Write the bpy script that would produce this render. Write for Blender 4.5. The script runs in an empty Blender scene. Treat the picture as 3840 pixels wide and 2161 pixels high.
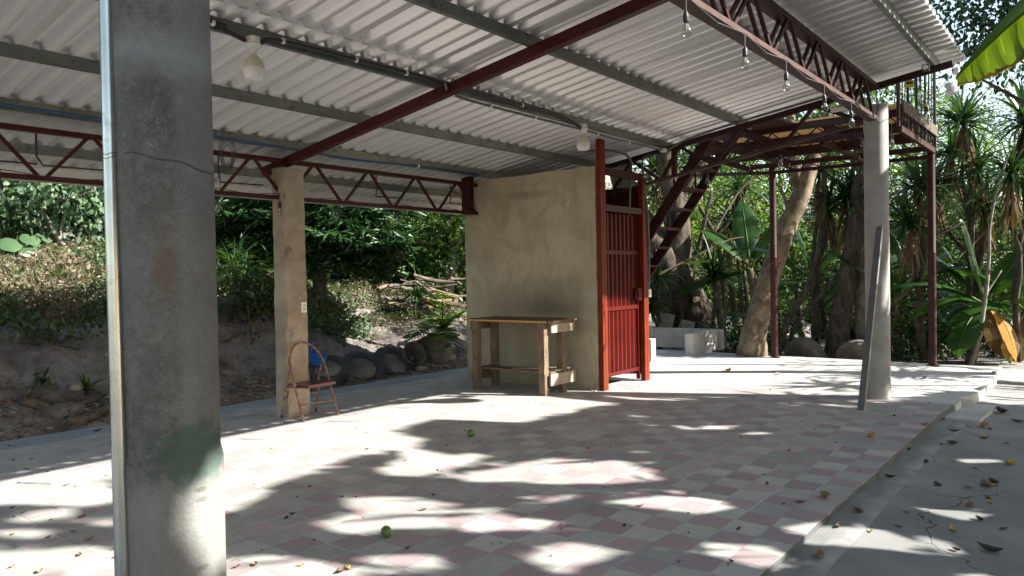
import bpy, math, random
import numpy as np
from mathutils import Vector, Matrix
random.seed(7); RNG = np.random.default_rng(11)
SC = bpy.context.scene
COL = SC.collection

# ------------------------------------------------------------------ camera
CAM = np.array([-10.3438, -2.2779, 1.65])
YAW, PITCH, ROLL = math.radians(38.535), math.radians(-0.95309), math.radians(-1.08440)
_F = np.array([math.cos(YAW)*math.cos(PITCH), math.sin(YAW)*math.cos(PITCH), math.sin(PITCH)])
_R0 = np.array([math.sin(YAW), -math.cos(YAW), 0.0]); _U0 = np.cross(_R0, _F)
_R = math.cos(ROLL)*_R0 + math.sin(ROLL)*_U0
_U = -math.sin(ROLL)*_R0 + math.cos(ROLL)*_U0
cd = bpy.data.cameras.new('camera'); cam = bpy.data.objects.new('camera', cd); COL.objects.link(cam)
cd.sensor_width = 36.0; cd.lens = 36.0*2795.64/3840.0; cd.clip_start = 0.05; cd.clip_end = 600.0
cam.matrix_world = Matrix(((_R[0], _U[0], -_F[0], CAM[0]), (_R[1], _U[1], -_F[1], CAM[1]), (_R[2], _U[2], -_F[2], CAM[2]), (0, 0, 0, 1)))
SC.camera = cam
FPX = 2795.64*2576/3840.0
def ray(x, y): return _F + _R*((x-1288.0)/FPX) - _U*((y-724.8)/FPX)
def at(x, y, depth): return CAM + ray(x, y)*depth            # real place at a measured distance
def on_floor(x, y, z=0.0):
    d = ray(x, y); return CAM + d*((z-CAM[2])/d[2])

# ------------------------------------------------------------------ world, sun, exposure
SUN_EL = math.radians(31.9); SUN_H = np.array([0.44, -0.898]); SUN_H /= np.linalg.norm(SUN_H)
SUND = np.array([SUN_H[0]*math.cos(SUN_EL), SUN_H[1]*math.cos(SUN_EL), math.sin(SUN_EL)])
w = bpy.data.worlds.new('World'); SC.world = w; w.use_nodes = True
nt = w.node_tree; nt.nodes.clear()
sky = nt.nodes.new('ShaderNodeTexSky'); sky.sky_type = 'NISHITA'; sky.sun_disc = False
sky.sun_elevation = SUN_EL; sky.sun_rotation = math.atan2(SUND[0], SUND[1]); sky.altitude = 900; sky.dust_density = 1.5
bg = nt.nodes.new('ShaderNodeBackground'); bg.inputs['Strength'].default_value = 0.12
wo = nt.nodes.new('ShaderNodeOutputWorld')
tint = nt.nodes.new('ShaderNodeMix'); tint.data_type = 'RGBA'; tint.blend_type = 'MULTIPLY'; tint.inputs[0].default_value = 1.0; tint.inputs[7].default_value = (1.0, 0.875, 0.71, 1)
nt.links.new(sky.outputs[0], tint.inputs[6]); nt.links.new(tint.outputs[2], bg.inputs[0]); nt.links.new(bg.outputs[0], wo.inputs[0])
sl = bpy.data.lights.new('sun', 'SUN'); sl.energy = 5.0; sl.angle = math.radians(0.5); sl.color = (1.0, 0.975, 0.93)
so = bpy.data.objects.new('sun', sl); COL.objects.link(so)
so.rotation_euler = Vector(-SUND).to_track_quat('-Z', 'Y').to_euler(); so.location = (0, -20, 20)
SC.view_settings.view_transform = 'Standard'; SC.view_settings.look = 'None'
SC.view_settings.exposure = 1.95; SC.view_settings.gamma = 1.0
SC.cycles.max_bounces = 8; SC.cycles.diffuse_bounces = 5; SC.cycles.transparent_max_bounces = 8

# ------------------------------------------------------------------ object helpers
OFF = {}
def tag(o, label=None, cat=None, group=None, kind=None):
    if label: o['label'] = label
    if cat: o['category'] = cat
    if group: o['group'] = group
    if kind: o['kind'] = kind
    return o
def thing(name, label, cat, loc=(0, 0, 0), group=None):
    o = bpy.data.objects.new(name, None); COL.objects.link(o); o.empty_display_size = 0.1
    o.location = [float(v) for v in loc]; OFF[o.name] = np.array(loc, float)
    return tag(o, label, cat, group)
def link(name, me, mat, parent=None, origin=None):
    o = bpy.data.objects.new(name, me); COL.objects.link(o)
    if mat is not None: me.materials.append(mat)
    if parent is not None:
        o.parent = parent; OFF[o.name] = OFF[parent.name]
    else:
        org = np.zeros(3) if origin is None else np.array(origin, float)
        o.location = org; OFF[o.name] = org
    return o
def npmesh(name, V, Fq, mat, parent=None, smooth=False, origin=None):
    V = np.asarray(V, float).reshape(-1, 3); Fq = np.asarray(Fq, np.int32)
    off = OFF[parent.name] if parent is not None else (np.zeros(3) if origin is None else np.array(origin, float))
    V = V - off
    me = bpy.data.meshes.new(name); k = Fq.shape[1]; n = len(Fq)
    me.vertices.add(len(V)); me.vertices.foreach_set('co', V.astype(np.float32).ravel())
    me.loops.add(n*k); me.loops.foreach_set('vertex_index', Fq.ravel())
    me.polygons.add(n); me.polygons.foreach_set('loop_start', np.arange(0, n*k, k, dtype=np.int32))
    if smooth: me.polygons.foreach_set('use_smooth', np.ones(n, bool))
    me.update(calc_edges=True)
    return link(name, me, mat, parent, origin)
class MB:
    def __init__(s): s.v = []; s.f = []
    def add(s, vs, fs):
        b = len(s.v); s.v += [tuple(map(float, p)) for p in vs]; s.f += [tuple(b+i for i in f) for f in fs]; return s
    def box(s, x0, x1, y0, y1, z0, z1):
        vs = [(x, y, z) for z in (z0, z1) for y in (y0, y1) for x in (x0, x1)]
        return s.add(vs, [(0, 2, 3, 1), (4, 5, 7, 6), (0, 1, 5, 4), (2, 6, 7, 3), (0, 4, 6, 2), (1, 3, 7, 5)])
    def bar(s, p, q, w, h, up=(0, 0, 1)):
        p = np.array(p, float); q = np.array(q, float); d = q-p; d /= np.linalg.norm(d)
        sd = np.cross(d, up); sd /= np.linalg.norm(sd); u = np.cross(sd, d)
        vs = [e+sd*a*w/2+u*b*h/2 for e in (p, q) for a, b in ((-1, -1), (1, -1), (1, 1), (-1, 1))]
        return s.add(vs, [(3, 2, 1, 0), (4, 5, 6, 7), (0, 1, 5, 4), (1, 2, 6, 5), (2, 3, 7, 6), (3, 0, 4, 7)])
    def tube(s, pts, r, seg=8, cap=True):
        P = [np.array(p, float) for p in pts]; n = len(P)
        R = r if hasattr(r, '__len__') else [r]*n
        prev = None; vs = []
        for i in range(n):
            d = P[min(i+1, n-1)]-P[max(i-1, 0)]; d = d/(np.linalg.norm(d)+1e-9)
            if prev is None:
                a = np.array([0, 0, 1.0]) if abs(d[2]) < 0.9 else np.array([1.0, 0, 0]); sd = np.cross(d, a)
            else: sd = prev - d*(prev@d)
            sd /= np.linalg.norm(sd); prev = sd; u = np.cross(d, sd)
            for k in range(seg):
                t = 2*math.pi*k/seg; vs.append(P[i]+(sd*math.cos(t)+u*math.sin(t))*R[i])
        fs = [(i*seg+k, i*seg+(k+1) % seg, (i+1)*seg+(k+1) % seg, (i+1)*seg+k) for i in range(n-1) for k in range(seg)]
        if cap: fs += [tuple(range(seg-1, -1, -1)), tuple((n-1)*seg+k for k in range(seg))]
        return s.add(vs, fs)
    def lathe(s, prof, c, seg=20, axis=None):
        c = np.array(c, float); vs = []
        ax = np.array(axis if axis is not None else (0, 0, 1), float); ax /= np.linalg.norm(ax)
        a = np.cross(ax, (0.3, 1, 0.2)); a /= np.linalg.norm(a); b = np.cross(ax, a)
        for r, z in prof:
            for k in range(seg):
                t = 2*math.pi*k/seg; vs.append(c+ax*z+(a*math.cos(t)+b*math.sin(t))*r)
        n = len(prof)
        fs = [(i*seg+k, i*seg+(k+1) % seg, (i+1)*seg+(k+1) % seg, (i+1)*seg+k) for i in range(n-1) for k in range(seg)]
        fs += [tuple(range(seg-1, -1, -1)), tuple((n-1)*seg+k for k in range(seg))]
        return s.add(vs, fs)
    def prism(s, poly, z0, z1):
        n = len(poly); vs = [(x, y, z0) for x, y in poly]+[(x, y, z1) for x, y in poly]
        return s.add(vs, [tuple(range(n-1, -1, -1)), tuple(range(n, 2*n))]+[(i, (i+1) % n, n+(i+1) % n, n+i) for i in range(n)])
    def build(s, name, mat, parent=None, smooth=False, origin=None, bevel=0):
        off = OFF[parent.name] if parent is not None else (np.zeros(3) if origin is None else np.array(origin, float))
        me = bpy.data.meshes.new(name)
        me.from_pydata([tuple(np.array(p)-off) for p in s.v], [], s.f)
        if smooth: me.polygons.foreach_set('use_smooth', [True]*len(me.polygons))
        me.update()
        o = link(name, me, mat, parent, origin)
        if bevel:
            m = o.modifiers.new('Bevel', 'BEVEL'); m.width = bevel; m.segments = 2; m.limit_method = 'ANGLE'
        return o
def autosmooth(o, ang=40):
    me = o.data; me.polygons.foreach_set('use_smooth', [True]*len(me.polygons))
    try: me.set_sharp_from_angle(angle=math.radians(ang))
    except Exception: pass
    return o
def copy_thing(o, loc, label=None):
    c = o.copy(); COL.objects.link(c); c.location = loc
    if label: c['label'] = label
    for ch in list(o.children):
        d = ch.copy(); COL.objects.link(d); d.parent = c
        for g in list(ch.children):
            e = g.copy(); COL.objects.link(e); e.parent = d
    return c

# ------------------------------------------------------------------ material helpers
class NT:
    def __init__(s, name):
        s.m = bpy.data.materials.new(name); s.m.use_nodes = True; s.t = s.m.node_tree
        s.b = s.t.nodes['Principled BSDF']; s.out = s.t.nodes['Material Output']
    def n(s, ty, **kw):
        nd = s.t.nodes.new('ShaderNode'+ty)
        for k, v in kw.items(): setattr(nd, k, v)
        return nd
    def set(s, sock, v):
        if isinstance(v, (int, float)): sock.default_value = v
        elif isinstance(v, (tuple, list)):
            sock.default_value = (*v, 1.0) if len(v) == 3 and len(sock.default_value) == 4 else v
        else: s.t.links.new(v, sock)
    def math(s, op, a, b=None, c=None, clamp=False):
        nd = s.n('Math', operation=op); nd.use_clamp = clamp
        for i, v in enumerate((a, b, c)):
            if v is not None: s.set(nd.inputs[i], v)
        return nd.outputs[0]
    def mix(s, f, a, b, blend='MIX'):
        nd = s.n('Mix', data_type='RGBA', blend_type=blend)
        s.set(nd.inputs[0], f); s.set(nd.inputs[6], a); s.set(nd.inputs[7], b); return nd.outputs[2]
    def coord(s, kind='Object'): return s.n('TexCoord').outputs[kind]
    def noise(s, vec, scale, detail=4, rough=0.55, dist=0.0):
        nd = s.n('TexNoise'); s.set(nd.inputs['Vector'], vec); nd.inputs['Scale'].default_value = scale
        nd.inputs['Detail'].default_value = detail; nd.inputs['Roughness'].default_value = rough; nd.inputs['Distortion'].default_value = dist
        return nd.outputs[0]
    def ramp(s, f, a, b): # linear remap a..b -> 0..1
        nd = s.n('MapRange'); s.set(nd.inputs[0], f); nd.inputs[1].default_value = a; nd.inputs[2].default_value = b; return nd.outputs[0]
    def mapping(s, vec, scale=(1, 1, 1), rot=(0, 0, 0)):
        nd = s.n('Mapping'); s.set(nd.inputs[0], vec); nd.inputs['Scale'].default_value = scale; nd.inputs['Rotation'].default_value = rot; return nd.outputs[0]
    def bump(s, h, strength=0.3, dist=0.01):
        nd = s.n('Bump'); s.set(nd.inputs['Height'], h); nd.inputs['Strength'].default_value = strength; nd.inputs['Distance'].default_value = dist
        s.t.links.new(nd.outputs[0], s.b.inputs['Normal'])
    def fin(s, col, rough=0.7, metal=0.0, spec=0.5):
        s.set(s.b.inputs['Base Color'], col); s.set(s.b.inputs['Roughness'], rough); s.set(s.b.inputs['Metallic'], metal)
        s.b.inputs['Specular IOR Level'].default_value = spec; return s.m
def plain(name, col, rough=0.6, metal=0.0, var=0.25, scale=6, bump=0.0, spec=0.5, bscale=60):
    t = NT(name); c = t.coord()
    f = t.ramp(t.noise(c, scale, 5, 0.6), 0.3, 0.7)
    col2 = t.mix(f, tuple(v*(1-var) for v in col), tuple(min(1, v*(1+var)) for v in col))
    if bump: t.bump(t.noise(c, bscale, 4), bump, 0.004)
    return t.fin(col2, rough, metal, spec)
def worn(name, col, col2, th=0.6, rough=0.5, scale=14, spec=0.5, metal=0.0):
    t = NT(name); c = t.coord(); n = t.noise(c, scale, 6, 0.65)
    f = t.ramp(n, th-0.03, th+0.05); base = t.mix(t.ramp(t.noise(c, 4, 3), .3, .7), tuple(v*.8 for v in col), tuple(v*1.2 for v in col))
    t.bump(n, 0.25, 0.003)
    return t.fin(t.mix(f, base, col2), rough, metal, spec)
def leafmat(name, cols, transl=0.35, rough=0.5, spec=0.35):
    t = NT(name); r = t.n('NewGeometry').outputs['Random Per Island']
    cr = t.n('ValToRGB'); t.set(cr.inputs[0], r); el = cr.color_ramp.elements
    while len(el) < len(cols): el.new(0.5)
    for i, cl in enumerate(cols): el[i].position = i/(len(cols)-1); el[i].color = (*cl, 1)
    n = t.noise(t.coord(), 9, 2); cm = t.mix(t.math('MULTIPLY', n, 0.35), cr.outputs[0], tuple(v*0.5 for v in cols[0]))
    t.fin(cm, rough, 0, spec)
    tr = t.n('BsdfTranslucent'); tc = t.mix(1.0, cm, (1.3, 1.4, 0.55), 'MULTIPLY'); t.set(tr.inputs[0], tc)
    mx = t.n('MixShader'); mx.inputs[0].default_value = transl
    t.t.links.new(t.b.outputs[0], mx.inputs[1]); t.t.links.new(tr.outputs[0], mx.inputs[2]); t.t.links.new(mx.outputs[0], t.out.inputs[0])
    return t.m

# ------------------------------------------------------------------ materials
TP, TX, TY = 0.235, -4.876, 0.362
def mat_tiles():
    t = NT('cement_tiles'); c = t.coord(); sx = t.n('SeparateXYZ'); t.set(sx.inputs[0], c)
    wob = t.math('MULTIPLY', t.math('SUBTRACT', t.noise(c, 3.0, 2), 0.5), 0.03)
    u = t.math('DIVIDE', t.math('SUBTRACT', t.math('ADD', sx.outputs[0], wob), TX), TP)
    v = t.math('DIVIDE', t.math('SUBTRACT', t.math('SUBTRACT', sx.outputs[1], wob), TY), TP)
    fu = t.math('FLOOR', u); fv = t.math('FLOOR', v)
    par = t.math('FLOORED_MODULO', t.math('ADD', fu, fv), 2.0)
    cv = t.n('CombineXYZ'); t.set(cv.inputs[0], fu); t.set(cv.inputs[1], fv)
    wn = t.n('TexWhiteNoise', noise_dimensions='2D'); t.set(wn.inputs['Vector'], cv.outputs[0]); r1 = wn.outputs['Value']
    sc = t.n('SeparateColor'); t.set(sc.inputs[0], wn.outputs['Color']); r2 = sc.outputs[1]; r3 = sc.outputs[2]
    grey = t.mix(r2, (0.29, 0.31, 0.275), (0.375, 0.375, 0.315))
    pink = t.mix(r1, (0.27, 0.16, 0.17), (0.34, 0.235, 0.245))
    n1 = t.noise(c, 7, 6, 0.65); n2 = t.noise(c, 0.55, 3, 0.5); n3 = t.noise(c, 45, 3, 0.6)
    # a few tiles are laid out of pattern
    pf = t.math('MULTIPLY', par, t.math('SUBTRACT', 1.0, t.math('MULTIPLY', t.math('GREATER_THAN', r3, 0.93), 0.8)))
    base = t.mix(pf, grey, pink)
    dust = t.math('ADD', t.math('MULTIPLY', t.ramp(n2, 0.42, 0.7), 0.28), t.math('MULTIPLY', t.ramp(sx.outputs[1], 0.9, 3.6), 0.5), clamp=True)
    base = t.mix(dust, base, (0.44, 0.425, 0.385))
    base = t.mix(t.ramp(n1, 0.35, 0.75), base, t.mix(0.7, base, (0.27, 0.25, 0.235)))
    n4 = t.noise(t.mapping(c, (1, 2.2, 1), (0, 0, 0.6)), 3.2, 7, 0.7, 0.8); base = t.mix(t.math('MULTIPLY', t.ramp(n4, 0.52, 0.72), 0.5), base, (0.22, 0.205, 0.195)); base = t.mix(t.math('MULTIPLY', t.ramp(n4, 0.42, 0.30), 0.3), base, (0.48, 0.47, 0.44))
    base = t.mix(t.math('MULTIPLY', t.ramp(n3, 0.3, 0.8), 0.25), base, (0.5, 0.49, 0.45))
    br = t.math('ADD', 0.86, t.math('MULTIPLY', r2, 0.26)); cb = t.n('CombineColor')
    for i in range(3): t.set(cb.inputs[i], br)
    base = t.mix(1.0, base, cb.outputs[0], 'MULTIPLY')
    # red-brown splashes of dried mud and wax
    sp = t.math('MULTIPLY', t.ramp(t.noise(c, 11, 5, 0.6, 0.6), 0.66, 0.70), t.ramp(t.noise(c, 0.9, 2), 0.52, 0.62))
    base = t.mix(t.math('MULTIPLY', sp, 0.7), base, (0.13, 0.055, 0.04))
    eu = t.math('PINGPONG', u, 0.5); ev = t.math('PINGPONG', v, 0.5); e = t.math('MINIMUM', eu, ev)
    g = t.math('LESS_THAN', e, t.math('ADD', 0.010, t.math('MULTIPLY', t.noise(c, 5, 3), 0.026)))
    gcol = t.mix(t.ramp(t.noise(c, 2.2, 3), 0.4, 0.6), (0.2, 0.21, 0.20), (0.46, 0.47, 0.45))
    base = t.mix(t.math('MULTIPLY', g, 0.75), base, gcol)
    t.bump(t.math('ADD', t.math('MULTIPLY', g, -0.6), t.math('MULTIPLY', n1, 0.5)), 0.25, 0.004)
    return t.fin(base, t.math('ADD', 0.5, t.math('MULTIPLY', n1, 0.3)), 0, 0.4)
def mat_concrete(name, a, b, scale=3, crack=0.0, rough=0.85, stain=None, bumps=0.35):
    t = NT(name); c = t.n('NewGeometry').outputs['Position']; n = t.noise(c, scale, 8, 0.62); n2 = t.noise(c, 90, 3, 0.6); n3 = t.noise(c, scale*0.25, 3)
    col = t.mix(t.ramp(n, 0.3, 0.7), a, b)
    col = t.mix(t.math('MULTIPLY', t.ramp(n2, 0.35, 0.75), 0.35), col, tuple(v*0.5 for v in a))
    col = t.mix(t.math('MULTIPLY', t.ramp(n3, 0.45, 0.65), 0.35), col, tuple(min(1, v*1.3) for v in b))
    h = t.math('ADD', n, t.math('MULTIPLY', n2, 0.6))
    if crack:
        vd = t.n('TexVoronoi', feature='DISTANCE_TO_EDGE'); vd.inputs['Scale'].default_value = crack
        dv = t.n('VectorMath', operation='ADD'); ns = t.n('TexNoise'); t.set(ns.inputs['Vector'], c); ns.inputs['Scale'].default_value = 1.6; ns.inputs['Detail'].default_value = 6
        ml = t.n('VectorMath', operation='SCALE'); t.set(ml.inputs[0], ns.outputs['Color']); ml.inputs['Scale'].default_value = 0.9
        t.set(dv.inputs[0], c); t.set(dv.inputs[1], ml.outputs[0]); t.set(vd.inputs['Vector'], dv.outputs[0])
        k = t.math('MULTIPLY', t.math('LESS_THAN', vd.outputs['Distance'], t.math('MULTIPLY', t.ramp(t.noise(c, 0.8, 2), 0.42, 0.7), 0.007)), 1.0)
        col = t.mix(k, col, (0.05, 0.042, 0.035)); h = t.math('SUBTRACT', h, t.math('MULTIPLY', k, 2.0))
    if stain: col = stain(t, c, col)
    t.bump(h, bumps, 0.006)
    return t.fin(col, rough, 0, 0.3)
def blob(t, c, centre, rad, nscale=6, amp=0.6, soft=0.55):
    vm = t.n('VectorMath', operation='SUBTRACT'); t.set(vm.inputs[0], c); vm.inputs[1].default_value = centre
    sc = t.n('VectorMath', operation='DIVIDE'); t.set(sc.inputs[0], vm.outputs[0]); sc.inputs[1].default_value = rad
    ln = t.n('VectorMath', operation='LENGTH'); t.set(ln.inputs[0], sc.outputs[0])
    return t.ramp(t.math('ADD', ln.outputs['Value'], t.math('MULTIPLY', t.math('SUBTRACT', t.noise(c, nscale, 6, 0.65), 0.5), amp*2)), 1.2, soft)
def near_stain(t, c, col):
    vo = t.n('TexVoronoi'); vo.inputs['Scale'].default_value = 105; t.set(vo.inputs['Vector'], c)
    pit = t.math('MULTIPLY', t.ramp(vo.outputs['Distance'], 0.30, 0.16), t.ramp(t.noise(c, 9, 5, 0.7), 0.40, 0.56)); col = t.mix(t.math('MULTIPLY', pit, 0.75), col, (0.035, 0.033, 0.03))
    v2 = t.n('TexVoronoi'); v2.inputs['Scale'].default_value = 120; t.set(v2.inputs['Vector'], c)
    agg = t.math('MULTIPLY', t.ramp(v2.outputs['Distance'], 0.25, 0.15), t.ramp(t.noise(c, 30, 2), 0.5, 0.6)); col = t.mix(t.math('MULTIPLY', agg, 0.6), col, (0.36, 0.35, 0.32))
    gr_ = t.noise(c, 34, 5, 0.75); col = t.mix(t.math('MULTIPLY', t.ramp(gr_, 0.5, 0.64), 0.55), col, (0.055, 0.05, 0.043)); col = t.mix(t.math('MULTIPLY', t.ramp(gr_, 0.46, 0.34), 0.4), col, (0.2, 0.195, 0.18))
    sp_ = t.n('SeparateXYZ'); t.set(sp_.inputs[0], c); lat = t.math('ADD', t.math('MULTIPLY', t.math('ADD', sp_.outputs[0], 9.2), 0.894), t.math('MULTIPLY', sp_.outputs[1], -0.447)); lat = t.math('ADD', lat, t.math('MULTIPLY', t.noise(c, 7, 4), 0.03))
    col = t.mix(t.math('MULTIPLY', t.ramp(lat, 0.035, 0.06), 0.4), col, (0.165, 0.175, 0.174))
    for hz, hl in ((1.025, 0), (0.995, 0), (0.79, 0)):
        f = blob(t, c, (-9.187, -0.147, hz), (0.02, 0.03, 0.008), 40, 0.35, 0.8); col = t.mix(t.math('MULTIPLY', f, 0.9), col, (0.025, 0.018, 0.013))
    big = t.ramp(t.noise(c, 2.2, 6, 0.6), 0.4, 0.66); col = t.mix(t.math('MULTIPLY', big, 0.45), col, (0.165, 0.16, 0.147))
    f = blob(t, c, (-9.178, -0.142, 1.13), (0.125, 0.11, 0.095), 24, 1.0, 0.72)
    col = t.mix(t.math('MULTIPLY', f, 0.7), col, (0.038, 0.08, 0.056))
    sx = t.n('SeparateXYZ'); t.set(sx.inputs[0], c); z = t.math('ADD', sx.outputs[2], t.math('MULTIPLY', t.noise(c, 4, 4), 0.16))
    low = t.ramp(z, 1.16, 1.10); col = t.mix(t.math('MULTIPLY', low, 0.35), col, (0.27, 0.26, 0.235))
    b1 = t.math('MULTIPLY', t.ramp(t.math('ABSOLUTE', t.math('SUBTRACT', z, 2.40)), 0.10, 0.0), 0.5)
    col = t.mix(b1, col, (0.26, 0.285, 0.285))
    r = blob(t, c, (-9.27, -0.125, 1.69), (0.03, 0.05, 0.12), 14, 0.7); col = t.mix(t.math('MULTIPLY', r, 0.5), col, (0.12, 0.075, 0.035))
    return col
def soot(t, c, col):
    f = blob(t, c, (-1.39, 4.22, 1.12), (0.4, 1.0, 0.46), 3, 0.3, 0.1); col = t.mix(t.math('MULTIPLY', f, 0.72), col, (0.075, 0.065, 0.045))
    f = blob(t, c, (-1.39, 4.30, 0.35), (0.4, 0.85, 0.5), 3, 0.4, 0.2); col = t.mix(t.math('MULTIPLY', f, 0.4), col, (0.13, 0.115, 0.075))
    f = blob(t, c, (-1.39, 4.55, 2.86), (0.3, 0.46, 0.075), 5, 0.6, 0.2); col = t.mix(t.math('MULTIPLY', f, 0.5), col, (0.13, 0.095, 0.055))
    f = blob(t, c, (-1.39, 4.45, 1.9), (0.3, 0.05, 0.9), 5, 0.5); col = t.mix(t.math('MULTIPLY', f, 0.3), col, (0.42, 0.36, 0.25))
    sx = t.n('SeparateXYZ'); t.set(sx.inputs[0], c)
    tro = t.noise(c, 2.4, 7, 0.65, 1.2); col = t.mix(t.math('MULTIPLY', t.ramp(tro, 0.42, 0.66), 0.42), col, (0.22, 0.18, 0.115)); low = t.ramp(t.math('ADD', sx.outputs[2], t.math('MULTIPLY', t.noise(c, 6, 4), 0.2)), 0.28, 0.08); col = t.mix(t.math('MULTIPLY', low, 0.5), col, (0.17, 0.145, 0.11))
    st = t.noise(t.mapping(c, (1, 9, 0.7)), 3, 4); col = t.mix(t.math('MULTIPLY', t.ramp(st, 0.5, 0.75), 0.25), col, (0.2, 0.165, 0.1))
    return col
def mat_rough_wood(name, a, b, rough=0.8):
    t = NT(name); c = t.coord(); n = t.noise(t.mapping(c, (22, 22, 2.0)), 2.2, 6, 0.65); n2 = t.noise(c, 9, 5, 0.6)
    col = t.mix(t.ramp(n, 0.3, 0.7), a, b); col = t.mix(t.math('MULTIPLY', t.ramp(n2, 0.55, 0.7), 0.6), col, tuple(v*0.45 for v in a))
    t.bump(t.math('ADD', n, n2), 0.5, 0.006); return t.fin(col, rough, 0, 0.25)
def mat_bark(name, a, b, sc=(14, 14, 2.5), bumpd=0.03):
    t = NT(name); c = t.coord(); n = t.noise(t.mapping(c, sc), 1.0, 7, 0.65, 0.4); n2 = t.noise(c, 2.2, 4)
    col = t.mix(t.ramp(n, 0.35, 0.65), a, b); col = t.mix(t.math('MULTIPLY', t.ramp(n2, 0.5, 0.7), 0.5), col, (a[0]*0.7, a[1]*0.85, a[2]*0.55))
    t.bump(n, 0.9, bumpd); return t.fin(col, 0.9, 0, 0.15)
def mat_earth():
    t = NT('bank_earth'); c = t.coord(); n = t.noise(c, 1.6, 8, 0.65); n2 = t.noise(c, 14, 6, 0.7); n3 = t.noise(c, 60, 3)
    col = t.mix(t.ramp(n, 0.35, 0.68), (0.085, 0.075, 0.066), (0.36, 0.335, 0.305))
    col = t.mix(t.math('MULTIPLY', t.ramp(n2, 0.5, 0.68), 0.6), col, (0.13, 0.085, 0.05))
    col = t.mix(t.math('MULTIPLY', t.ramp(n3, 0.5, 0.8), 0.4), col, (0.07, 0.055, 0.045))
    t.bump(t.math('ADD', t.math('ADD', n2, n), t.math('MULTIPLY', n3, 0.5)), 1.0, 0.07); return t.fin(col, 0.95, 0, 0.1)

M_TILE = mat_tiles()
M_TERR = mat_concrete('terrace_concrete', (0.37, 0.365, 0.34), (0.47, 0.46, 0.43), 2.2, bumps=0.15)
M_APRON = mat_concrete('apron_concrete', (0.16, 0.162, 0.15), (0.29, 0.285, 0.262), 1.3, crack=0.55)
M_SLAB = mat_concrete('slab_edge', (0.06, 0.064, 0.066), (0.115, 0.12, 0.122), 3)
M_MORT = mat_concrete('mortar', (0.185, 0.187, 0.176), (0.305, 0.302, 0.28), 6)
M_KERB = mat_concrete('kerb_concrete', (0.24, 0.26, 0.27), (0.33, 0.345, 0.35), 2.5, bumps=0.2)
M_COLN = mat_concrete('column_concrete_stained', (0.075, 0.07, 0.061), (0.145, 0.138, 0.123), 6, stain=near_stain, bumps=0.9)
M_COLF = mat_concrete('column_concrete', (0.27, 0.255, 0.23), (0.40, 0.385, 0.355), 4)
M_COLS = mat_concrete('board_formed_concrete', (0.235, 0.18, 0.128), (0.38, 0.31, 0.23), 5)
M_STUC = mat_concrete('stained_stucco', (0.36, 0.295, 0.20), (0.48, 0.40, 0.285), 1.6, stain=soot, bumps=0.12)
M_BLOCK = mat_concrete('raw_block', (0.38, 0.365, 0.335), (0.52, 0.50, 0.46), 4)
M_OX = worn('red_oxide_paint', (0.055, 0.011, 0.009), (0.085, 0.025, 0.015), 0.62, 0.45, spec=0.18)
M_OXB = worn('brown_oxide_paint', (0.038, 0.013, 0.012), (0.065, 0.028, 0.021), 0.6, 0.5, spec=0.18)
M_OXL = worn('lit_oxide_paint', (0.075, 0.042, 0.035), (0.04, 0.018, 0.015), 0.62, 0.55, spec=0.18)  # paler copy of the oxide paint, light from below put into its colour
M_DOOR = worn('bright_red_paint', (0.075, 0.005, 0.003), (0.035, 0.005, 0.004), 0.68, 0.38, spec=0.18)
M_JAMB = worn('orange_red_paint', (0.135, 0.019, 0.006), (0.075, 0.012, 0.007), 0.68, 0.42, spec=0.18)
M_GALV = worn('galvanised_steel', (0.19, 0.21, 0.19), (0.13, 0.145, 0.125), 0.58, 0.42, 8, 0.5, 0.75)
M_PIPE = worn('bright_galvanised_pipe', (0.46, 0.49, 0.49), (0.33, 0.35, 0.32), 0.6, 0.26, 10, 0.5, 0.9)
M_SHEET = plain('zinc_roof_sheet', (0.84, 0.815, 0.80), 0.40, 0.45, 0.04, 1.5, spec=0.5)
M_GUTT = plain('pale_gutter', (0.66, 0.64, 0.60), 0.5, 0, 0.05, 2)
M_BLACK = plain('black_plastic', (0.02, 0.021, 0.023), 0.45)
M_WIRE = plain('dark_wire', (0.03, 0.028, 0.026), 0.6)
M_CABLE = plain('grey_cable', (0.10, 0.10, 0.10), 0.6)
M_BLUE = plain('blue_conduit', (0.012, 0.055, 0.12), 0.5)
M_JUG = plain('blue_plastic', (0.02, 0.11, 0.40), 0.4, 0, 0.2)
M_WHITE = plain('white_plastic', (0.74, 0.72, 0.68), 0.4, 0, 0.04)
M_CREAM = plain('cream_plastic', (0.58, 0.55, 0.42), 0.42, 0, 0.06)
M_DIFF = plain('milky_diffuser', (0.78, 0.73, 0.74), 0.25, 0, 0.03)
M_TYRE = plain('old_rubber', (0.035, 0.036, 0.038), 0.85, 0, 0.5, 9, 0.6)
M_TYRED = plain('dusty_tyre', (0.10, 0.088, 0.073), 0.95, 0, 0.35, 8, 0.6)
M_WOOD = mat_rough_wood('rough_bench_wood', (0.085, 0.058, 0.038), (0.235, 0.16, 0.10))
M_WOODT = mat_rough_wood('dark_bench_top', (0.085, 0.05, 0.032), (0.20, 0.12, 0.07))
M_WOODP = mat_rough_wood('pale_board', (0.30, 0.235, 0.17), (0.44, 0.37, 0.29))
M_EDGE = mat_rough_wood('orange_board_edge', (0.36, 0.17, 0.05), (0.52, 0.29, 0.10))
M_DECK = mat_rough_wood('yellow_deck_boards', (0.50, 0.29, 0.10), (0.68, 0.44, 0.18))
M_LOG = mat_bark('weathered_log', (0.05, 0.04, 0.03), (0.17, 0.14, 0.11), (10, 10, 10), 0.01)
M_LOGP = mat_bark('split_log', (0.15, 0.10, 0.06), (0.28, 0.21, 0.145), (10, 10, 10), 0.01)
M_RUST = worn('rusty_tube', (0.17, 0.075, 0.05), (0.32, 0.20, 0.13), 0.55, 0.7, 18)
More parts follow.
